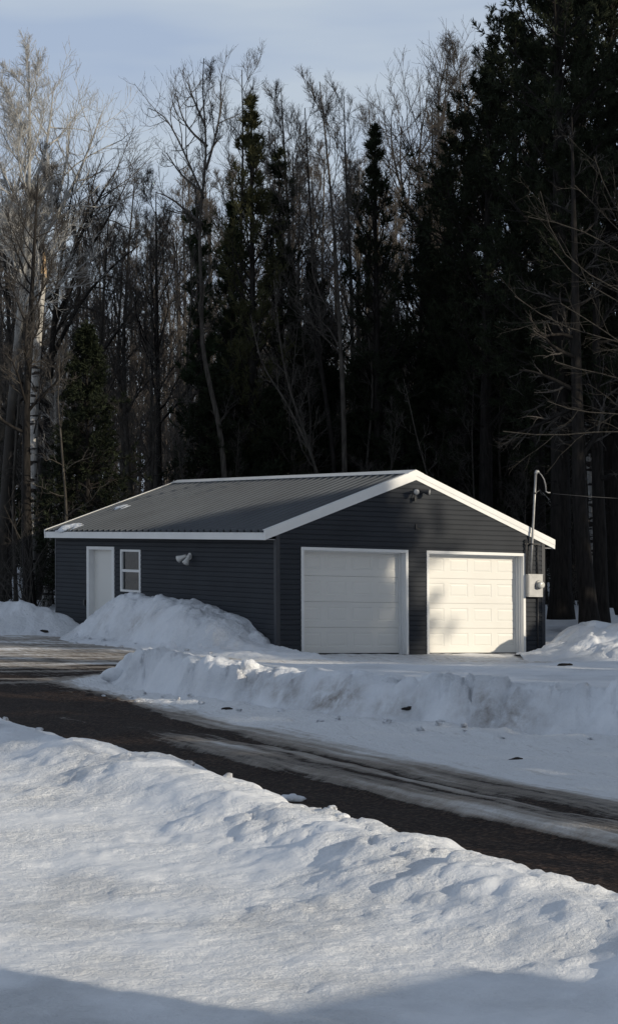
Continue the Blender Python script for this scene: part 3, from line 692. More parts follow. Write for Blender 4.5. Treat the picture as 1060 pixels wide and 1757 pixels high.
mb = MB(); mb.tube([(6.47, -.07, 1.78), (6.472, -.07, 2.30), (6.475, -.07, 2.55)], .022, 10); mb.tube([(6.80, -.05, 1.78), (6.80, -.05, 2.42)], .016, 8); mb.tube([(6.80, -.05, 1.27), (6.80, -.05, 0.02)], .016, 8)
mb.build('conduit', M['dark'], mast, GM, True)
mtr = thing('meter_box', 'grey electric meter box with round glass meter beside the right overhead door', 'meter box', G(np.array([6.66, -.08, 1.28])))
mb = MB(); mb.box(6.462, 6.862, -.155, -.020, 1.275, 1.775); mb.box(6.456, 6.868, -.160, -.150, 1.765, 1.781); mb.build('cabinet', M['grey'], mtr, GM)
mb = MB(); mb.box(6.475, 6.62, -.163, -.1555, 1.30, 1.755); mb.box(6.57, 6.605, -.169, -.163, 1.71, 1.725); mb.build('cover', M['grey'], mtr, GM)
mb = MB(); mb.lathe([(.098, 0), (.102, .02), (.094, .04)], (6.745, -.155, 1.545), (0, -1, 0), 24); mb.build('ring', M['pipe'], mtr, GM)
mb = MB(); mb.lathe([(.080, .035), (.080, .10), (.070, .13), (.03, .14)], (6.745, -.155, 1.545), (0, -1, 0), 24); mb.build('meter', M['lens'], mtr, GM, True)
# service wire to the right
p0 = G(np.array([7.06, -.18, 3.585])); p1 = np.array([24.0, 52.0, 6.2])
pts = [p0 + (p1 - p0) * f + np.array([0, 0, -1.1 * 4 * f * (1 - f)]) for f in np.linspace(0, 1, 24)]
mb = MB(); mb.tube([q - p0 for q in pts], .007, 6); o = new_mesh('power_line', mb.v, mb.f, M['cable'], True, loc=p0); tag(o, 'thin dark overhead wire running right from the power mast', 'power line')

# ------------------------------------------------------------------ snow left on the roof
def roof_patch(x0, x1, y0, y1, label, seed, th=.05, drop=0):
    n, m_ = 46, 46
    V = np.empty((n, m_, 3)); u = np.linspace(0, 1, n)[:, None]; v = np.linspace(0, 1, m_)[None, :]
    xx = x0 + (x1 - x0) * u + 0 * v; yy = y0 + (y1 - y0) * v + 0 * u
    r = np.hypot((u - .5) * 2, (v - .5) * 2) + .34 * fbm(xx * 4, yy * 3, 3, seed)
    hh = th * sst(1.0, .45, r) * (1 + .4 * fbm(xx * 7, yy * 7, 2, seed + 3)) - .012
    V[..., 0] = xx; V[..., 1] = yy; V[..., 2] = HF + SL * (EO + xx) + hh + .012
    if drop:
        over = np.clip(-EO - .01 - xx, 0, 1); V[..., 2] = np.where(over > 0, HF - over * .55 + hh * .3, V[..., 2]); V[..., 0] = np.where(over > 0, -EO - .022 - hh * .6 + 0 * xx, V[..., 0])
    i = np.arange(n * m_).reshape(n, m_); Fq = np.stack([i[:-1, :-1], i[1:, :-1], i[1:, 1:], i[:-1, 1:]], -1).reshape(-1, 4)
    keep = (hh > -.006).ravel(); Fq = Fq[keep[Fq].all(axis=1)]
    Wd = G(V.reshape(-1, 3)); c = Wd[keep].mean(axis=0)
    o = new_mesh('snow_patch', Wd - c, Fq, M['snow'], True, loc=c, attrs={'dirt': np.zeros(n * m_)})
    sol = o.modifiers.new('thick', 'SOLIDIFY'); sol.thickness = .02; sol.offset = -1
    return tag(o, label, 'snow patch')
roof_patch(-.36, .30, 9.1, 10.5, 'lumpy snow patch hanging over the eave at the far left roof corner', 3, .07, 1)
roof_patch(1.15, 1.65, 9.5, 10.5, 'thin flat snow patch half way up the far edge of the roof', 5, .05)

# ------------------------------------------------------------------ trees
def nrm(a): return a / (np.linalg.norm(a, axis=-1, keepdims=True) + 1e-9)
def shoots(g, P, Rr, m, f0, ang, length, nseg, up=.0, wob=.12, rr=.6, rmin=.004, shrink=.5, jit=.35, f1=1.0, tip=.3):
    """m side shoots from every path in P; returns their paths and radii"""
    Nn, n, _ = P.shape
    f = f0 + (f1 - f0) * (np.arange(m)[None, :] + g.random((Nn, m))) / m
    fi = np.clip(f * (n - 1), 0, n - 1.001); i = fi.astype(int); w = (fi - i)[..., None]; a = np.arange(Nn)[:, None]
    pos = P[a, i] * (1 - w) + P[a, i + 1] * w; tan = nrm(P[a, i + 1] - P[a, i]); rad = Rr[a, i] * (1 - w[..., 0]) + Rr[a, i + 1] * w[..., 0]
    rv = g.normal(size=(Nn, m, 3)); perp = nrm(rv - (rv * tan).sum(-1, keepdims=True) * tan)
    al = np.radians(ang) * (1 + .25 * g.normal(size=(Nn, m, 1)))
    d = tan * np.cos(al) + perp * np.sin(al)
    Ln = (length[:, None] if isinstance(length, np.ndarray) else length) * (1 - shrink * (f - f0) / (f1 - f0 + 1e-6)) * (1 + jit * (2 * g.random((Nn, m)) - 1))
    Q = np.empty((Nn, m, nseg + 1, 3)); Q[:, :, 0] = pos
    for k in range(nseg):
        d = nrm(d + wob * g.normal(size=d.shape) + np.array([0, 0, up])); Q[:, :, k + 1] = Q[:, :, k] + d * (Ln / nseg)[..., None]
    r0 = np.maximum(np.minimum(rad * rr, rad * .9), rmin)
    q = r0[..., None] * (1 - (1 - tip) * np.linspace(0, 1, nseg + 1))[None, None]
    return Q.reshape(-1, nseg + 1, 3), np.maximum(q, rmin * .7).reshape(-1, nseg + 1)
def smooth_path(pts, n):
    P = np.array(pts, float); d = np.r_[0, np.cumsum(np.linalg.norm(np.diff(P, axis=0), axis=1))]; t_ = np.linspace(0, d[-1], n)
    Q = np.stack([np.interp(t_, d, P[:, k]) for k in range(3)], -1)
    for _ in range(2): Q[1:-1] = .25 * Q[:-2] + .5 * Q[1:-1] + .25 * Q[2:]
    return Q
def gz(x, y): return .30 + .28 * float(sst(44, 52, y)) + .75 * float(sst(52, 80, y))
class Tree:
    def __init__(s): s.parts = {}
    def tubes(s, part, P, Rr, k):
        V, Fq = tube_arrays(P, Rr, k); s.raw(part, V, Fq)
    def raw(s, part, V, Fq):
        L_ = s.parts.setdefault(part, ([], [], [0])); L_[0].append(V); L_[1].append(Fq + L_[2][0]); L_[2][0] += len(V)
    def build(s, name, label, base, mats, cat='tree', group=None, smooth=('trunk',)):
        t_ = thing(name, label, cat, base, group)
        for part, (Vs, Fs, _) in s.parts.items():
            Fs2 = [f if f.shape[1] == 4 else f for f in Fs]
            new_mesh(part.rstrip('0123456789'), np.concatenate(Vs), np.concatenate(Fs2), mats[part], part in smooth, t_)
        return t_
def px_path(px, D, base_z=None, lean=0.0):
    """photo pixels (foot first) at depth D -> path relative to the foot, and the foot"""
    P = np.array([at(a, b, D + lean * i) for i, (a, b) in enumerate(px)])
    z = gz(P[0, 0], D) - .12 if base_z is None else base_z
    if P[0, 2] > z:                                               # carry the foot down to the ground
        d = P[0] - P[1]; foot = P[0] + d * ((P[0, 2] - z) / max(.3, P[1, 2] - P[0, 2])) * .6; foot[2] = z; P = np.vstack([foot, P])
    base = P[0].copy(); return P - base, base

def bare(seed, path, r0, h0=.35, n1=18, n2=8, n3=7, n4=0, L1=.32, ang=42, up=.10, wob=.13, limbs=None, limb_r=None, r1min=.010, r_tip=.012, twig=.0045, prof=None, side=None, k2=.42, k3=.42, trunk_n=22):
    """leafless tree: trunk along path, limbs, boughs, twigs"""
    g = np.random.default_rng(seed); T = Tree()
    P = smooth_path(path, trunk_n); H = np.linalg.norm(P[-1] - P[0]); f = np.linspace(0, 1, trunk_n)
    P[1:-1, :2] += .012 * H / 3 * np.cumsum(g.normal(size=(trunk_n - 2, 2)) * .12, axis=0) * np.sin(np.pi * f[1:-1])[:, None]
    Rt = r0 * ((1 - f) ** .9) + r_tip; Rt[0] *= 1.35; Rt[1] *= 1.08
    T.tubes('trunk', P[None], Rt[None], 9)
    A, ra = shoots(g, P[None], Rt[None], n1, h0, ang, H * L1, 8, up=up, wob=wob, rr=.5, rmin=r1min, shrink=.62, f1=.97)
    if prof is not None: pass
    if limbs is not None:
        LP = np.array([smooth_path(q, 9) for q in limbs]); LR = np.array([np.linspace(rr_, .012, 9) for rr_ in [limb_r or r0 * .45] * len(limbs)])
        A = np.concatenate([A, LP]); ra = np.concatenate([ra, LR])
    T.tubes('trunk', A, ra, 5)
    La = np.linalg.norm(A[:, -1] - A[:, 0], axis=1)
    B, rb = shoots(g, A, ra, n2, .18, 38, La * k2, 5, up=up * .9, wob=wob * 1.1, rr=.6, rmin=.007, shrink=.45)
    T.tubes('crown', B, rb, 4)
    Lb = np.linalg.norm(B[:, -1] - B[:, 0], axis=1)
    C, rc = shoots(g, B, rb, n3, .12, 36, Lb * k3 + .10, 4, up=up, wob=wob * 1.2, rr=.6, rmin=twig, shrink=.4)
    T.tubes('crown', C, rc, 3)
    if n4:
        Lc = np.linalg.norm(C[:, -1] - C[:, 0], axis=1)
        E_, re_ = shoots(g, C, rc, n4, .2, 34, Lc * .5 + .06, 3, up=up, wob=wob, rr=.7, rmin=twig * .85, shrink=.3)
        T.tubes('crown', E_, re_, 3)
    return T

def tufts(g, pos, d, K, ln, wd, spread):
    Nn = len(pos); v = nrm(d[:, None, :] + spread * g.normal(size=(Nn, K, 3))); ref = g.normal(size=(Nn, K, 3)); sd = nrm(np.cross(v, ref))
    l_ = ln * (.7 + .6 * g.random((Nn, K, 1))); b = pos[:, None, :] + v * l_ * .05
    V = np.stack([b - sd * wd * .35, b + sd * wd * .35, pos[:, None, :] + v * l_ * .7 + sd * wd * .5, pos[:, None, :] + v * l_], 2)
    V[:, :, 2] += 0; idx = np.arange(Nn * K * 4).reshape(-1, 4)
    return V.reshape(-1, 3), idx

def pine(seed, H, r0, width, h0=.25, whorl=.55, per=4, up=.16, n2=7, K=9, ln=.17, wd=.028, spread=.55, prof=None, path=None, droop=0.0, ang=70, tuft_n=4, dead=0, bare_low=.35):
    """conifer: whorls of limbs, side shoots and brushes of needles. width = limb length at the widest"""
    g = np.random.default_rng(seed); T = Tree(); n = 26
    P = smooth_path(path, n) if path is not None else np.stack([np.cumsum(g.normal(size=n) * .012), np.cumsum(g.normal(size=n) * .012), np.linspace(0, H, n)], -1)
    P = P - P[0]; H = P[-1, 2]; f = np.linspace(0, 1, n); Rt = r0 * (1 - f) ** .85 + .012; Rt[0] *= 1.3
    T.tubes('trunk', P[None], Rt[None], 9)
    zs = np.arange(h0 * H, H * .985, whorl / per); zs = zs + whorl * .35 * g.normal(size=len(zs)); LP, LR = [], []; deadP, deadR = [], []
    for kz, z in enumerate(np.clip(zs, h0 * H, H * .985)):
        fz = (z / H - h0) / (1 - h0); L_ = width * (prof(fz) if prof else (1 - fz) ** .8)
        c = np.array([np.interp(z, P[:, 2], P[:, 0]), np.interp(z, P[:, 2], P[:, 1]), z]); a0 = 2.4 * kz
        for j in range(1):
            a = a0 + .35 * g.normal(); l_ = max(.14, L_ * (.45 + .85 * g.random())); el = math.radians(90 - ang) + (.75 * fz) + .12 * g.normal() - droop
            d = np.array([math.cos(a) * math.cos(el), math.sin(a) * math.cos(el), math.sin(el)]); q = [c + np.array([0, 0, .12 * g.normal()])]
            for k in range(6):
                d = nrm(d + .10 * g.normal(size=3) + np.array([0, 0, up * (.4 + k * .2)])); q.append(q[-1] + d * l_ / 6)
            LP.append(q); LR.append(np.linspace(max(.012, .022 * l_ ** .7), .007, 7))
    LP, LR = np.array(LP), np.array(LR); T.tubes('trunk', LP, LR, 4)
    if dead:
        for j in range(dead):
            z = g.uniform(.06, h0) * H; a = g.random() * 6.28; l_ = width * g.uniform(.35, .8); c = np.array([np.interp(z, P[:, 2], P[:, 0]), np.interp(z, P[:, 2], P[:, 1]), z])
            d = np.array([math.cos(a), math.sin(a), -.1 - .15 * g.random()]); q = [c]
            for k in range(6): d = nrm(d + .10 * g.normal(size=3)); q.append(q[-1] + d * l_ / 6)
            deadP.append(q); deadR.append(np.linspace(.014, .005, 7))
        DP, DR = np.array(deadP), np.array(deadR); T.tubes('trunk', DP, DR, 4)
        e1, e2 = shoots(g, DP, DR, 6, .2, 50, .45, 3, up=-.02, rr=.6, rmin=.0045); T.tubes('trunk', e1, e2, 3)
    Ll = np.linalg.norm(LP[:, -1] - LP[:, 0], axis=1)
    B, rb = shoots(g, LP, LR, n2, bare_low, 48, Ll * .42 + .08, 3, up=up * .8, wob=.12, rr=.6, rmin=.005, shrink=.5)
    T.tubes('trunk', B, rb, 3)
    pos, dr = [], []
    for Q, cnt, lo in ((B, tuft_n, .42), (LP, tuft_n + 1, .66)):
        m = Q.shape[1]
        for j in range(cnt):
            fq = (lo + (1 - lo) * (j + g.random(len(Q))) / cnt) * (m - 1); i = np.minimum(fq.astype(int), m - 2); w = (fq - i)[:, None]; a = np.arange(len(Q))
            pos.append(Q[a, i] * (1 - w) + Q[a, i + 1] * w); dr.append(nrm(nrm(Q[a, i + 1] - Q[a, i]) + np.array([0, 0, .35 + up]) + .25 * g.normal(size=(len(Q), 3))))
    pos, dr = np.concatenate(pos), np.concatenate(dr)
    V, Fq = tufts(g, pos, dr, K, ln, wd, spread); T.raw('crown', V, Fq)
    return T

def copy_thing(root, loc, rotz=0, sc=1.0, label=None, group=None, szs=None):
    r = root.copy(); COL.objects.link(r); r.location = tuple(float(c) for c in loc); r.rotation_euler = (0, 0, rotz)
    r.scale = (sc, sc, sc * (szs or 1))
    if label: r['label'] = label
    if group: r['group'] = group
    for ch in root.children:
        c = ch.copy(); COL.objects.link(c); c.parent = r
    return r

BM = dict(trunk=M['bark'], crown=M['twig']); BD = dict(trunk=M['bark_dark'], crown=M['twig']); BP = dict(trunk=M['bark_pale'], crown=M['twig_pale'])
# 1 the tall pale tree on the left
pth, b = px_path([(2, 985), (8, 880), (17, 720), (27, 600), (38, 490), (46, 420), (50, 330), (52, 230), (51, 150), (50, 105)], 57)
L1 = lambda pts, D: [at(a, c, D + 1.2 * i * s_) - b for i, (a, c) in enumerate(pts) for s_ in (1,)]
lm = [L1([(46, 425), (75, 385), (110, 320), (118, 250), (122, 190)], 57), L1([(44, 450), (95, 380), (135, 300), (160, 240), (176, 190)], 57), L1([(45, 390), (20, 350), (5, 290), (-15, 240)], 57), L1([(50, 330), (75, 280), (88, 200), (92, 150)], 57), L1([(42, 470), (-10, 400), (-40, 330), (-60, 260)], 57)]
T = bare(11, pth, .17, h0=.48, n1=24, n2=10, n3=8, n4=3, L1=.20, ang=38, up=.12, limbs=lm, twig=.0062)
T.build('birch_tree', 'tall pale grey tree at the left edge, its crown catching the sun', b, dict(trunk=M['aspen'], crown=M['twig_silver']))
# 2 snapped birch
pth, b = px_path([(52, 990), (55, 830), (61, 650), (68, 540), (75, 470)], 54.5)
T = Tree(); P = smooth_path(pth, 16); T.tubes('trunk', P[None], np.linspace(.155, .095, 16)[None], 12)
g = np.random.default_rng(5); br, rb = shoots(g, P[None], np.linspace(.13, .09, 16)[None], 7, .35, 55, 1.1, 6, up=.08, rr=.2, rmin=.006)
for k_ in range(len(br)): T.tubes('stub%d' % k_, br[k_:k_ + 1], rb[k_:k_ + 1], 4)
mbk = MB(); tp = P[-1]
for i in range(9):
    a = i * .7; h = .12 + .5 * (.5 + .5 * math.sin(a * 1.3 + 1)) ** 2
    mbk.tube([tp + np.array([.065 * math.cos(a), .065 * math.sin(a), -.1]), tp + np.array([.055 * math.cos(a), .055 * math.sin(a), h * .6]), tp + np.array([.04 * math.cos(a), .04 * math.sin(a), h])], [.034, .028, .004], 5)
sn = T.build('birch_snag', 'white birch trunk snapped off at the top, raw orange wood showing, near the left edge', b, {'trunk': M['birch'], **{'stub%d' % k_: M['bark_dark'] for k_ in range(len(br))}}, cat='dead tree')
new_mesh('broken_top', mbk.v, mbk.f, M['wood'], False, sn)
# 3 wide brown tree
pth, b = px_path([(70, 985), (76, 830), (86, 640), (98, 500), (112, 400), (128, 310)], 59)
lm = [L1([(92, 560), (140, 450), (190, 370), (225, 300)], 59), L1([(86, 620), (140, 510), (200, 450), (240, 420)], 59), L1([(100, 490), (150, 380), (180, 320), (205, 285)], 59), L1([(80, 700), (150, 640), (210, 560), (245, 500)], 59), L1([(95, 520), (40, 460), (5, 430)], 59)]
T = bare(21, pth, .17, h0=.34, n1=20, n2=9, n3=7, n4=3, L1=.26, ang=48, up=.09, limbs=lm, twig=.006)
T.build('leafless_tree', 'wide spreading brown leafless tree just right of the snapped birch', b, BD)
# 4 pale crooked sapling in front of the dark spruce
pth, b = px_path([(114, 930), (113, 860), (106, 780), (104, 730), (97, 690), (104, 645), (101, 600)], 52.5)
T = bare(31, pth, .045, h0=.35, n1=9, n2=4, n3=3, L1=.18, ang=60, up=.05, wob=.2, r_tip=.008, twig=.004, r1min=.006)
T.build('sapling', 'pale crooked sapling at the far left end of the garage roof', b, BM)
# 5 thin tree
pth, b = px_path([(276, 900), (274, 760), (271, 600), (269, 470), (268, 330)], 60)
T = bare(41, pth, .11, h0=.42, n1=24, n2=9, n3=8, n4=3, L1=.19, ang=38, up=.13, twig=.0042)
T.build('leafless_tree', 'straight dark leafless tree over the far end of the roof ridge', b, BD)
# 6 tree with candelabra limbs
pth, b = px_path([(389, 880), (386, 810), (376, 719), (357, 640), (345, 576), (350, 530), (347, 478), (345, 391), (352, 313), (356, 269), (354, 213), (347, 150), (350, 100)], 55)
lm = [L1([(348, 385), (318, 360), (292, 338), (268, 330)], 55), L1([(350, 340), (327, 285), (300, 225), (280, 192), (256, 186)], 55), L1([(355, 250), (325, 225), (310, 195), (304, 165)], 55), L1([(354, 290), (372, 230), (380, 180), (378, 140)], 55), L1([(348, 330), (310, 300), (286, 262)], 55), L1([(352, 215), (332, 170), (322, 140)], 55), L1([(376, 719), (350, 690), (300, 690)], 55), L1([(377, 725), (395, 700), (410, 690)], 55)]
T = bare(51, pth, .085, h0=.50, n1=13, n2=8, n3=6, n4=3, L1=.12, ang=38, up=.15, limbs=lm, r_tip=.012, twig=.0048, k2=.30, trunk_n=34)
T.build('leafless_tree', 'lone slender tree with upswept candelabra limbs left of the green topped pine', b, BM)
# 7 green topped pine
def pine_at(name, label, seed, foot, top, D, width, mats, group=None, **kw):
    pth, b = px_path([foot, ((foot[0] + top[0]) / 2, (foot[1] + top[1]) / 2), top], D)
    T = pine(seed, 0, kw.pop('r0', .16), width, path=pth, **kw); return T.build(name, label, b, mats)
PG = dict(trunk=M['bark_dark'], crown=M['needle']); PD = dict(trunk=M['bark_dark'], crown=M['needle_dark']); PO = dict(trunk=M['bark_dark'], crown=M['needle_olive'])
cone = lambda k, lo=1.0: (lambda f: min(1, k * (1 - f)) * (lo + (1 - lo) * f))
col_prof = cone(2.6, .85)
pine_at('pine_tree', 'pine with a sunlit olive green top near the middle of the treeline', 61, (436, 900), (431, 165), 57, 1.75, PO, h0=.22, prof=col_prof, up=.24, n2=6, tuft_n=3, K=10, ln=.20)
pine_at('pine_tree', 'dark pine leaning behind the sunlit pine on its right side', 62, (486, 900), (478, 262), 59, 1.5, PD, h0=.22, prof=col_prof, up=.2, n2=5, tuft_n=3, ln=.20)
pine_at('pine_tree', 'small ragged dark pine below the candelabra limbs', 63, (352, 900), (338, 385), 58, 1.1, PG, h0=.25, prof=lambda f: .4 + .6 * (1 - f), up=.2, n2=6)
pine_at('pine_tree', 'shaded pine low between the candelabra tree and the sunlit pine', 162, (402, 900), (398, 345), 60, 1.3, PG, h0=.2, prof=cone(2.6, .8), up=.2, n2=7)
pine_at('pine_tree', 'shaded pine standing low among the thin stems above the roof ridge', 163, (540, 900), (536, 430), 61, 1.4, PD, h0=.2, prof=cone(2.4, .8), up=.18, n2=7)
# 9 slim pine
pine_at('pine_tree', 'slim dark pine with a sharp spire between the two taller groups', 64, (650, 900), (642, 225), 57, 1.6, PD, h0=.30, prof=cone(2.4, .8), up=.22, n2=5, tuft_n=3, ln=.20, whorl=.5, dead=14)
# 11 dark broad pine
wide = cone(3.0, .9)
pine_at('pine_tree', 'broad black pine left of the biggest pine, its top reaching two thirds up the sky', 65, (832, 930), (838, 108), 55, 2.5, PD, r0=.22, h0=.30, prof=wide, up=.16, n2=9, tuft_n=4, K=10, dead=16)
pine_at('pine_tree', 'black pine filling the gap behind the right garage door side', 66, (775, 930), (770, 290), 58, 2.1, PD, r0=.18, h0=.25, prof=wide, up=.14, n2=8, dead=10)
pine_at('pine_tree', 'dark pine in front of the round pale crown, lower than its neighbours', 67, (705, 930), (728, 400), 60, 1.8, PD, r0=.15, h0=.2, prof=wide, up=.12, n2=8)
# 12 the giant
pine_at('pine_tree', 'biggest pine, towering out of the top of the picture on the right', 68, (962, 1062), (955, -260), 49.5, 2.1, PD, r0=.27, h0=.22, droop=.15, whorl=.40, prof=cone(3.2, .9), up=.20, n2=10, tuft_n=5, K=11, dead=22)
pine_at('pine_tree', 'tall dark pine at the right edge behind the arching grey branches', 69, (1040, 1040), (1048, -200), 52, 2.2, PD, r0=.24, h0=.2, droop=.12, whorl=.40, prof=wide, up=.16, n2=10, tuft_n=5, K=11, dead=20)
pine_at('pine_tree', 'dark straight trunked pine between the mast and the giant pine', 70, (926, 960), (915, 60), 54, 1.7, PD, r0=.18, h0=.26, droop=.1, prof=wide, up=.14, n2=9, tuft_n=4, K=10, dead=20)
pine_at('pine_tree', 'tall black pine behind the gap left of the biggest pine', 171, (880, 960), (884, 20), 58, 2.6, PD, r0=.2, h0=.28, prof=wide, up=.12, n2=9, tuft_n=4, K=11, droop=.08)
pine_at('pine_tree', 'tall black pine standing directly behind the biggest pine', 172, (985, 960), (990, -150), 57, 2.9, PD, r0=.22, h0=.24, prof=wide, up=.10, n2=9, tuft_n=4, K=11, droop=.1)
pine_at('pine_tree', 'black pine just left of the broad black pine, slightly lower', 173, (800, 960), (796, 205), 57, 2.3, PD, r0=.18, h0=.2, prof=wide, up=.12, n2=9, tuft_n=4, K=10, droop=.08)
pine_at('pine_tree', 'black pine with hanging lower boughs beside the right picture edge', 174, (1058, 1000), (1066, 160), 51, 2.4, PD, r0=.2, h0=.26, prof=wide, up=.08, n2=9, tuft_n=4, K=11, droop=.15)
# leaning and pale stems in the middle
def stem(label, px, D, r0, seed, mats=BM, name='leafless_tree', **kw):
    pth, b = px_path(px, D); kw = dict(dict(h0=.45, n1=16, n2=7, n3=6, n4=3, L1=.17, ang=36, up=.14, twig=.0045), **kw)
    return bare(seed, pth, r0, **kw).build(name, label, b, mats)
stem('pale straight stemmed tree rising from behind the roof ridge centre', [(592, 880), (589, 697), (584, 610), (582, 545), (578, 480), (572, 380), (560, 250), (548, 140)], 55, .085, 71)
stem('thin dark stem leaning left beside the pale straight stem', [(576, 880), (573, 767), (560, 697), (547, 593), (538, 480), (530, 330), (523, 185)], 56, .075, 72, BD)
stem('slanting thin tree leaning far left over the roof', [(556, 860), (543, 797), (515, 735), (487, 680), (452, 636), (440, 590), (430, 540)], 54, .04, 73, BM, n1=9, n2=5, n3=4, n4=0, L1=.12)
stem('second slanting thin tree above the ridge, steeper than its neighbour', [(560, 900), (535, 775), (508, 706), (487, 632), (478, 571), (470, 480)], 54.5, .045, 74, BM, n1=10, n2=5, n3=4, n4=0, L1=.13)
stem('tall leafless tree with a thin feathery top left of the slim pine', [(610, 900), (606, 700), (600, 450), (592, 300), (590, 165)], 61, .10, 75, BM, n1=22)
stem('tall leafless tree with many fine upright twigs right of the green topped pine', [(500, 900), (498, 700), (496, 450), (488, 280), (482, 150)], 62, .11, 76, BM, n1=24, n2=9, n3=7)
stem('leafless tree behind the green topped pine, twigs showing above it', [(425, 900), (420, 650), (414, 400), (418, 250), (415, 120)], 63, .10, 77, BM, n1=20)
stem('slender leafless tree poking above the slim dark pine', [(660, 900), (655, 650), (645, 420), (640, 300), (632, 185)], 64, .10, 78, BM, n1=20)
stem('pale kinked sapling just right of the roof peak', [(742, 880), (733, 812), (718, 765), (706, 715), (700, 680), (692, 650)], 52.5, .03, 79, BM, 'sapling', n1=7, n2=3, n3=3, n4=0, L1=.16, ang=55, r_tip=.007, r1min=.006)
# 10 the round crown
pth, b = px_path([(776, 960), (766, 700), (748, 520), (742, 420), (760, 300), (785, 200), (792, 92)], 70)
lm = [L1([(746, 480), (705, 380), (682, 300), (690, 200)], 70), L1([(745, 440), (715, 330), (720, 230), (735, 160)], 70), L1([(742, 430), (690, 340), (668, 240), (672, 190)], 70), L1([(765, 300), (750, 230), (752, 150), (765, 110)], 70), L1([(780, 220), (810, 170), (830, 130)], 70), L1([(760, 330), (840, 240), (872, 180)], 70)]
T = bare(81, pth, .17, h0=.45, n1=20, n2=11, n3=9, n4=4, L1=.20, ang=42, up=.10, limbs=lm, twig=.007)
T.build('leafless_tree', 'leafless tree with a rounded hazy crown behind the broad black pine', b, BM)
# 13 dark trunks and the birch on the right
for lab, px, D, r0, sd in (('thick dark leaning trunk nearest the high snow mound', [(1012, 1085), (1005, 1000), (996, 900), (990, 700), (985, 450), (980, 200)], 47.5, .21, 83), ('straight black trunk behind the high snow mound, right of the leaning one', [(1030, 1080), (1030, 950), (1026, 800), (1024, 500), (1022, 250)], 49, .19, 84)):
    pth, b = px_path(px, D); bare(sd, pth, r0, h0=.3, n1=18, n2=6, n3=5, L1=.16, ang=70, up=.03).build('leafless_tree', lab, b, BD)
pth, b = px_path([(1021, 1060), (1017, 960), (1013, 850), (1006, 720), (1001, 600), (996, 480)], 53)
bare(85, pth, .085, h0=.45, n1=10, n2=6, n3=5, L1=.14, ang=45).build('birch_tree', 'slim white birch between the two black trunks at right', b, dict(trunk=M['birch'], crown=M['twig_pale']))
pth, b = px_path([(950, 1075), (951, 980), (953, 850), (954, 700)], 52)
bare(86, pth, .05, h0=.5, n1=7, n2=4, n3=3, L1=.14, ang=45).build('birch_tree', 'thin white birch stem showing just right of the garage corner', b, dict(trunk=M['birch'], crown=M['twig_pale']))
for lab, px, D, r0, sd in (('left one of two leaning white birch stems behind the far garage corner', [(79, 1020), (84, 980), (88, 940), (93, 880), (97, 780), (95, 650)], 56, .085, 87), ('right one of two leaning white birch stems behind the far garage corner', [(84, 1022), (91, 975), (97, 930), (103, 880), (108, 760), (118, 600)], 56.5, .075, 88)):
    pth, b = px_path(px, D); bare(sd, pth, r0, h0=.5, n1=10, n2=6, n3=5, n4=2, L1=.14, ang=45).build('birch_tree', lab, b, dict(trunk=M['birch'], crown=M['twig_pale']))
for lab, px, D, r0, sd, h in (('dark leafless tree with a thick foot left of the far garage corner', [(52, 1035), (47, 960), (44, 800), (48, 600), (60, 420), (66, 300)], 53, .15, 89, .4), ('dark leafless tree at the left edge of the woods', [(12, 1020), (14, 900), (20, 700), (10, 480), (4, 330)], 60, .13, 90, .4), ('thin leafless tree above the entry door end of the roof', [(165, 930), (164, 800), (172, 620), (180, 460), (190, 330)], 61, .10, 91, .4), ('thin leafless tree with pale upper twigs left of the straight dark one', [(225, 930), (222, 800), (214, 600), (222, 430), (232, 300)], 64, .10, 92, .4)):
    pth, b = px_path(px, D); bare(sd, pth, r0, h0=h, n1=20, n2=9, n3=8, n4=4, L1=.19, ang=45, up=.1).build('leafless_tree', lab, b, BD if sd < 91 else BM)
# 15 the tree outside the right edge whose branches arch into view
b0 = at(1262, 1075, 46.0); b0[2] = .2
tr_ = np.array([[0, 0, 0], [.05, 0, 2], [0, .1, 4.5], [-.1, 0, 7.5], [0, 0, 10.5]])
BR = [[(1235, 800), (1060, 726), (985, 752), (930, 751), (862, 740)], [(1235, 760), (1060, 702), (1000, 716), (955, 700), (938, 688)], [(1235, 690), (1062, 574), (1010, 582), (960, 562), (915, 540), (882, 508)], [(1235, 620), (1060, 492), (1010, 477), (972, 462), (945, 432), (930, 382), (926, 328)], [(1235, 640), (1060, 515), (1010, 490), (960, 468), (948, 430)], [(1235, 520), (1055, 402), (1020, 345), (985, 318)], [(1235, 720), (1062, 588), (1030, 560), (1000, 545), (960, 520)], [(1235, 800), (1064, 632), (1010, 646), (970, 634), (950, 620)], [(1235, 560), (1060, 430), (1012, 395), (960, 380), (905, 372)], [(1235, 480), (1062, 380), (1035, 330), (1018, 268)]]
lm = []
for i, q in enumerate(BR):
    P = [at(a, c, 45.2 - .3 * j + .1 * (i % 3)) - b0 for j, (a, c) in enumerate(q)]; P[0][:2] = 0; P[0][2] = min(P[0][2], 8); lm.append(P)
T = bare(95, tr_, .15, h0=.25, n1=16, n2=9, n3=6, n4=0, L1=.20, ang=55, up=.05, wob=.10, limbs=lm, limb_r=.021, twig=.0042, k2=.26, k3=.32)
T.build('leafless_tree', 'leafless tree past the right edge whose long grey branches arch across the dark pines', b0, dict(trunk=M['bark_mid'], crown=M['bark_mid']))

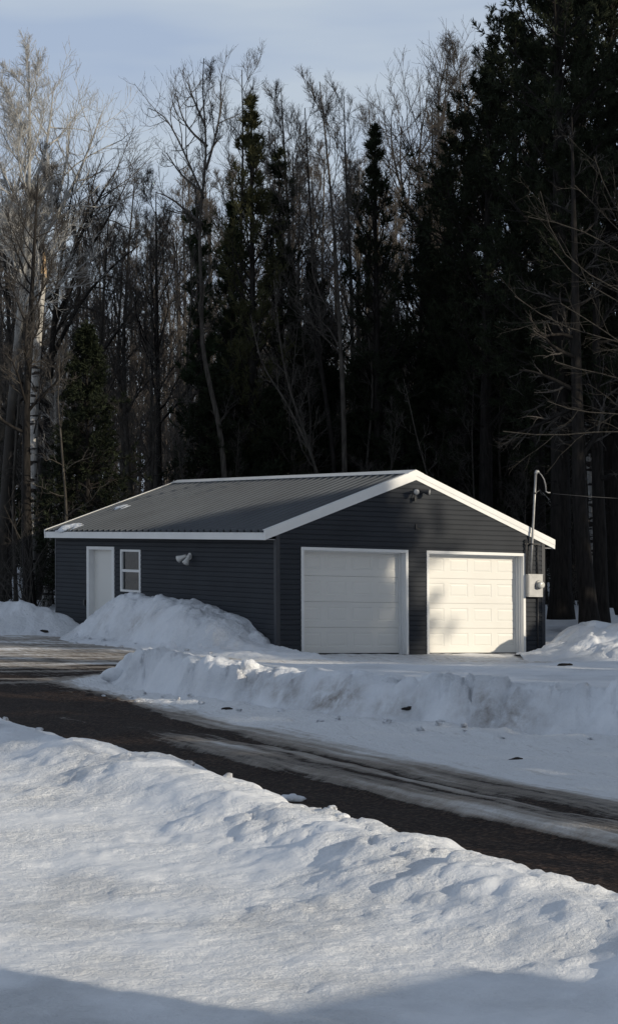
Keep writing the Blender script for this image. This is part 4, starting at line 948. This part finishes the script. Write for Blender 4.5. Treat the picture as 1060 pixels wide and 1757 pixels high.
# spruces and firs that fill the dark lower woods
g = np.random.default_rng(77)
SPR = [pine(201 + i, h, .09, w, h0=.06, whorl=.26, per=6, up=.03, n2=8, K=7, ln=.13, wd=.03, spread=.7, prof=lambda f: (1 - f) ** .75 + .05, ang=84, tuft_n=3, droop=.08, bare_low=.2) for i, (h, w) in enumerate(((7.5, 1.7), (9.0, 1.5), (6.0, 1.6)))]
SP = []
for i, T in enumerate(SPR): SP.append(T)
spots = [(150, 53.5, 0, 1.0), (118, 56, 2, .85), (365, 56, 2, 1.1), (420, 58, 0, .9), (470, 56, 2, 1.0), (525, 59, 1, .85), (570, 60, 0, .9), (620, 58, 2, 1.15), (668, 60, 1, .9), (690, 56, 0, .8), (728, 58, 1, .8), (790, 60, 0, 1.05), (845, 57, 2, 1.2), (885, 59, 1, .95), (955, 61, 0, 1.0), (1075, 58, 1, .95), (400, 67, 0, 1.2), (545, 68, 1, 1.1), (640, 69, 1, 1.1), (755, 66, 1, 1.15), (900, 68, 1, 1.15), (990, 70, 0, 1.1), (20, 70, 1, .7), (-40, 62, 1, .9)]
SLAB = ['dark spruce with drooping boughs in the shaded lower woods behind the garage', 'taller dark spruce in the shaded lower woods', 'short bushy dark spruce in the shaded lower woods']
proto = {}
for (px, D, k, sc) in spots:
    p = at(px, 930, D); loc = (p[0], D, gz(p[0], D) - .1)
    if k not in proto:
        proto[k] = SP[k].build('spruce_tree', SLAB[k], loc, PD, group='spruces in the shaded lower woods'); proto[k].scale = (sc,) * 3
    else: copy_thing(proto[k], loc, g.random() * 6.28, sc)

# thin leafless understorey in front of the dark conifers
UL = ['thin brown sapling in front of the dark conifers', 'twiggy brown sapling in front of the dark conifers', 'tall thin sapling in front of the dark conifers']
US = [bare(501 + i, np.array([[0, 0, 0], [.1, 0, h * .3], [-.15, .05, h * .65], [.15, 0, h]]), .04, h0=.2, n1=n1, n2=6, n3=5, n4=2, L1=L_, ang=46, up=.09, wob=.16, twig=.004, r1min=.007, r_tip=.007) for i, (h, n1, L_) in enumerate(((6, 14, .24), (5, 16, .28), (8, 18, .18)))]
proto = {}
for i, (px, D, sc) in enumerate(((140, 55, .9), (190, 56, 1.1), (230, 54.5, .8), (262, 57, 1.15), (312, 55, .9), (330, 58, 1.3), (408, 55.5, .85), (448, 57, 1.2), (505, 56, 1.0), (528, 57.5, 1.3), (615, 55.5, .8), (632, 57, 1.2), (676, 55, .9), (760, 57, 1.1), (812, 55, .9), (860, 56, 1.2), (902, 53, .8), (968, 53, .9), (1050, 54, 1.1), (90, 57, 1.3), (28, 58, 1.3), (-5, 56, 1.0))):
    p = at(px, 930, D); loc = (p[0], D, gz(p[0], D) - .1); k = i % 3
    if k not in proto:
        proto[k] = US[k].build('sapling', UL[k], loc, BM, group='saplings in front of the dark conifers'); proto[k].scale = (sc,) * 3
    else: copy_thing(proto[k], loc, g.random() * 6.28, sc)

# leafless trees deeper in the woods
DEEP = []
for i, (h, n1, L_) in enumerate(((13, 24, .17), (15, 26, .16), (11.5, 22, .20), (14, 20, .15))):
    P = np.array([[0, 0, 0], [.12, 0, h * .35], [-.1 + .2 * (i % 2), .1, h * .7], [.1, 0, h]])
    DEEP.append(bare(301 + i, P, .10, h0=.22, n1=n1, n2=8, n3=7, n4=3, L1=L_, ang=42, up=.11, twig=.006))
DL = ['thin leafless tree standing deep in the woods', 'tall leafless tree standing deep in the woods', 'bushy leafless tree standing deep in the woods', 'sparse straight leafless tree standing deep in the woods']
proto = {}
for i in range(74):
    D = 63 + 34 * g.random() ** 1.2; px = -90 + 1240 * ((i * .618034) % 1) + 10 * g.normal(); k = i % 4
    if 690 < px: D = max(D, 70)
    p = at(px, 930, D); loc = (p[0], D, gz(p[0], D) - .15); sc = g.uniform(.78, 1.08) * (D / 72) ** .45
    cap = np.interp(px, [-90, 150, 185, 285, 300, 630, 650, 700, 740, 1100], [270, 290, 345, 345, 215, 215, 290, 290, 170, 100]) + 45 * g.random(); Ht = (13, 15, 11.5, 14)[k] * 1.03
    sc = min(sc * 1.25, (at(px, cap, D)[2] - loc[2]) / Ht)
    if k not in proto:
        proto[k] = DEEP[k].build('leafless_tree', DL[k], loc, dict(trunk=M['bark_far'] if k % 2 else M['bark'], crown=M['twig_far']), group='leafless trees deep in the woods'); proto[k].scale = (sc,) * 3
    else: copy_thing(proto[k], loc, g.random() * 6.28, sc)

# the wood beyond, one mass
g = np.random.default_rng(5); Tp = []; Tr = []
n = 520; D = 88 + 75 * g.random(n); X0 = (g.random(n) - .5) * .42 * D
h = 11 + 5 * g.random(n); lean = g.normal(size=(n, 2)) * .5
f = np.linspace(0, 1, 6)
P = np.stack([X0[:, None] + lean[:, :1] * f, D[:, None] + lean[:, 1:] * f, 1.2 + h[:, None] * f], -1); Rr = (.07 + .07 * g.random(n))[:, None] * (1 - .85 * f)
T = Tree(); T.tubes('w', P, Rr, 5)
A, ra = shoots(g, P, Rr, 26, .12, 50, 2.3, 4, up=.10, rr=.4, rmin=.014, shrink=.5); T.tubes('w', A, ra, 3)
B, rb = shoots(g, A, ra, 7, .2, 40, .9, 3, up=.10, rr=.6, rmin=.009); T.tubes('w', B, rb, 3)
Vs, Fs, _ = T.parts['w']
tag(new_mesh('distant_woods', np.concatenate(Vs), np.concatenate(Fs), M['twig_far'], False), 'grey brown mass of leafless woods far behind the garage', 'woods', kind='stuff')

# brush at the edge of the woods
g = np.random.default_rng(15)
def shrub(seed, n, h, mats):
    g = np.random.default_rng(seed); T = Tree(); Ps = []
    for i in range(n):
        a = g.random() * 6.28; d = np.array([math.cos(a) * .45, math.sin(a) * .45, 1.0]); d /= np.linalg.norm(d); q = [np.array([.25 * g.normal(), .2 * g.normal(), 0])]; l_ = h * (.6 + .5 * g.random())
        for k in range(7): d = nrm(d + .12 * g.normal(size=3) + np.array([math.cos(a) * .05, math.sin(a) * .05, -.03])); q.append(q[-1] + d * l_ / 7)
        Ps.append(q)
    Ps = np.array(Ps); Rr = np.linspace(.016, .005, 8)[None].repeat(n, 0); T.tubes('stem', Ps, Rr, 5)
    B, rb = shoots(g, Ps, Rr, 6, .25, 40, h * .3, 4, up=.06, rr=.6, rmin=.004); T.tubes('twigs', B, rb, 3)
    C, rc = shoots(g, B, rb, 4, .2, 40, h * .12, 3, up=.06, rr=.7, rmin=.0035); T.tubes('twigs', C, rc, 3)
    return T
SM = dict(stem=M['bark'], twigs=M['twig'])
s0 = at(44, 1034, 52.5); sh = shrub(401, 12, 3.2, SM).build('shrub', 'arching bare shrub in the snow left of the garage', (s0[0], 52.5, gz(s0[0], 52.5) - .1), SM, cat='shrub', group='bare shrubs at the edge of the woods')
for px, D, sc, lab in ((12, 53.5, .6, 'small bare shrub in the snow at the left edge'), (75, 54.5, .5, 'tiny bare shrub beside the far corner of the garage'), (955, 51, .55, 'thin bare shrub in the snow beside the right garage corner'), (985, 54, .7, 'bare shrub behind the snow between the dark right trunks'), (1050, 53, .7, 'bare shrub above the high snow mound at the right edge'), (-20, 56, .9, 'tall bare shrub cut by the left edge')):
    p = at(px, 1000, D); copy_thing(sh, (p[0], D, gz(p[0], D) - .1), g.random() * 6.28, sc, lab)

# ------------------------------------------------------------------ small things in the snow
def clod(seed, size, flat=.7):
    g = np.random.default_rng(seed); n, m_ = 14, 10; th = np.linspace(0, 2 * np.pi, n, endpoint=False)[None, :]; ph = np.linspace(.02, np.pi - .02, m_)[:, None]
    x, y, z = np.sin(ph) * np.cos(th), np.sin(ph) * np.sin(th), np.cos(ph) + 0 * th
    r = 1 + .55 * fbm(x * 1.3 + 5 + seed, y * 1.3 + z * 1.7, 3, seed)
    V = np.stack([x * r, y * r * .85, z * r * flat], -1).reshape(-1, 3) * size
    i = np.arange(n * m_).reshape(m_, n); nx = np.roll(i, -1, axis=1); Fq = np.stack([i[:-1], i[1:], nx[1:], nx[:-1]], -1).reshape(-1, 4)
    return V, Fq
bpy.context.view_layer.update()
GROUND = [o for o in COL.objects if o.type == 'MESH' and o.name.split('.')[0] in ('snow_field', 'driveway', 'snow_bank', 'snow_pile', 'snow_verge')]
def hit(px, py):
    d = Vector(ray(px, py)).normalized(); o0 = Vector((0, 0, CAM_H)); best = None
    for o in GROUND:
        ok, p, n_, i_ = o.ray_cast(o0 - o.location, d)
        if ok and (best is None or (p + o.location).length < best.length): best = p + o.location
    return np.array(best) if best is not None else gp(px, py, 0)
for px, py, sz, sd, fl, lab in ((196, 1160, .20, 1, .6, 'rounded snow lump at the left tip of the long snow bank'), (680, 1168, .13, 2, .6, 'snow lump sitting on top of the long snow bank'), (588, 1403, .055, 3, .7, 'small snow lump on the rim of the front snow field'), (428, 1142, .13, 4, .8, 'small snow lump on the crest of the long bank below the big pile'), (500, 1373, .12, 5, .5, 'smooth round snow lump on the rim of the front snow field, above the gravel'), (128, 1092, .10, 6, .6, 'bright little snow lump on the drive before the far heap')):
    p = hit(px, py); V, Fq = clod(sd, sz, fl); tag(new_mesh('snow_lump', V, Fq, M['snow'], True, loc=p, attrs={'dirt': np.zeros(len(V))}), lab, 'snow lump', 'snow lumps')
for px, py, sz, sd, lab in ((886, 1303, .045, 11, 'dark clod lying on the white slope below the bank'), (390, 1217, .05, 12, 'dark clod in the snow beside the gravel bend'), (966, 1142, .08, 13, 'dark clod on the packed snow near the right mound'), (700, 1216, .05, 14, 'dark soil clump stuck in the cut face of the bank'), (76, 1083, .07, 15, 'dark speck in the heap at the far left corner')):
    p = hit(px, py); V, Fq = clod(sd, sz, .5); V[:, 0] *= 1.6; tag(new_mesh('dirt_clod', V, Fq, M['debris'], True, loc=p), lab, 'dirt clod', 'dirt clods')

# loose chunks broken off the ploughed edges
g = np.random.default_rng(33); protos = []
def on_ground(x, y):
    best = -9
    for o in GROUND:
        ok, p, n_, i_ = o.ray_cast(Vector((x, y, 5)) - o.location, Vector((0, 0, -1)))
        if ok: best = max(best, p.z + o.location.z)
    return best
spots = []
for i in range(24):
    e = g.random() * 4; k = int(e); a, b = ISLAND[1 + k], ISLAND[2 + k]; p = a + (b - a) * (e - k); nv = np.array([-(b - a)[1], (b - a)[0]]); nv = nv / np.linalg.norm(nv); off = g.uniform(.02, .75) ** 1.3
    spots.append((*(p - nv * off * np.sign(nv @ np.array([.9, .44]))), g.uniform(.018, .055), 'small snow chunk fallen at the foot of the long snow bank', 'snow chunks at the foot of the long bank'))
for i in range(26):
    t_ = g.uniform(3, 19); p = RA + RE * t_ + RN * (-1.32 - .5 * g.random()); spots.append((*p, g.uniform(.025, .06), 'small snow chunk on the rim of the front snow field', 'snow chunks on the rim of the front field'))
for i in range(16):
    V_ = g.uniform(-.5, 6.3); U_ = -1.55 - .7 * g.random(); p = G(np.array([U_, V_, 0.])); spots.append((p[0], p[1], g.uniform(.025, .06), 'small snow chunk lying before the tall heap at the side wall', 'snow chunks before the tall heap'))
CH = [clod(61 + i, 1.0, .55) for i in range(4)]; CM = {}
for i, (x, y, sz, lab, grp) in enumerate(spots):
    k = i % 4; z = on_ground(x, y)
    if z < -1: continue
    if k not in CM: CM[k] = new_mesh('snow_chunk', CH[k][0], CH[k][1], M['snow'], True, attrs={'dirt': np.zeros(len(CH[k][0]))}); o = CM[k]
    else: o = CM[k].copy(); COL.objects.link(o)
    o.location = (x, y, z + sz * .25); o.scale = (sz * g.uniform(.8, 1.5), sz, sz); o.rotation_euler = (g.normal() * .3, g.normal() * .3, g.random() * 6.28)
    tag(o, lab, 'snow chunk', grp)

# ------------------------------------------------------------------ out of view to the right: the house and the trees that shade the yard
SH = np.array([math.sin(R(SUN_AZ)), -math.cos(R(SUN_AZ))]); QH = np.array([math.cos(R(SUN_AZ)), math.sin(R(SUN_AZ))])
def qs(q, s): return SH * s + QH * q
hs_ = thing('house', 'pale house beside the photographer, outside the picture on the right', 'house', (*qs(1.0, 9.0), .3))
def hb(mb, q0, q1, s0, s1, za, zb, zc=None):
    zc = zb if zc is None else zc; P = []
    for (q, s, z) in ((q0, s0, za), (q1, s0, za), (q1, s1, za), (q0, s1, za), (q0, s0, zb), (q1, s0, zc), (q1, s1, zc), (q0, s1, zb)): P.append((*qs(q, s), z))
    mb.add(P, [(0, 3, 2, 1), (4, 5, 6, 7), (0, 1, 5, 4), (1, 2, 6, 5), (2, 3, 7, 6), (3, 0, 4, 7)])
mb = MB(); hb(mb, -7, 7.6, 5.6, 13.5, .1, 4.5); hb(mb, 7.603, 8.75, 5.6, 9, .1, 3.1, 2.95); mb.build('wall', M['plastic'], hs_)
mb = MB(); P = [(*qs(q, s), z) for q in (-7.3, 7.6) for (s, z) in ((5.2, 4.505), (9.55, 6.6), (13.9, 4.505))]
mb.add(P, [(0, 1, 4, 3), (1, 2, 5, 4), (0, 3, 5, 2), (0, 2, 1), (3, 4, 5)]); hb(mb, 7.606, 8.9, 5.45, 9.2, 3.11, 3.2, 3.04); mb.build('roof', M['roof'], hs_)

# trees along the right side of the yard, all outside the picture
g = np.random.default_rng(91)
YT = [pine(401, 17.5, .24, 2.7, h0=.12, whorl=.5, per=6, up=.10, n2=8, K=9, ln=.26, wd=.06, spread=.7, prof=wide, tuft_n=4), pine(402, 10.0, .14, 2.0, h0=.10, whorl=.42, per=6, up=.08, n2=8, K=9, ln=.24, wd=.05, spread=.7, prof=lambda f: (1 - f) ** .7 + .05, tuft_n=4)]
yl = ['tall pine in the row along the right side of the yard, outside the picture', 'young pine in the row along the right side of the yard, outside the picture']
yp = {}
row = [(0, q, 3 + 4 * ((i * .618) % 1), 1.28) for i, q in enumerate(np.arange(45.2, 67, 2.3))]
row += [(0, 36.1, 17, .93), (0, 36.5, 22, .97), (0, 34.6, 20, .93), (1, 41.1, 4.6, .78)]
row += [(1, q, 13 + 4 * ((i * .618) % 1), 1.2) for i, q in enumerate(np.arange(15.5, 30, 2.4))]
for (k, q, s_, sc) in row:
    x, y = qs(q, s_); loc = (x, y, .2)
    if k not in yp:
        yp[k] = YT[k].build('pine_tree', yl[k], loc, PD, group='pines along the right side of the yard'); yp[k].scale = (sc,) * 3
    else: copy_thing(yp[k], loc, g.random() * 6.28, sc)
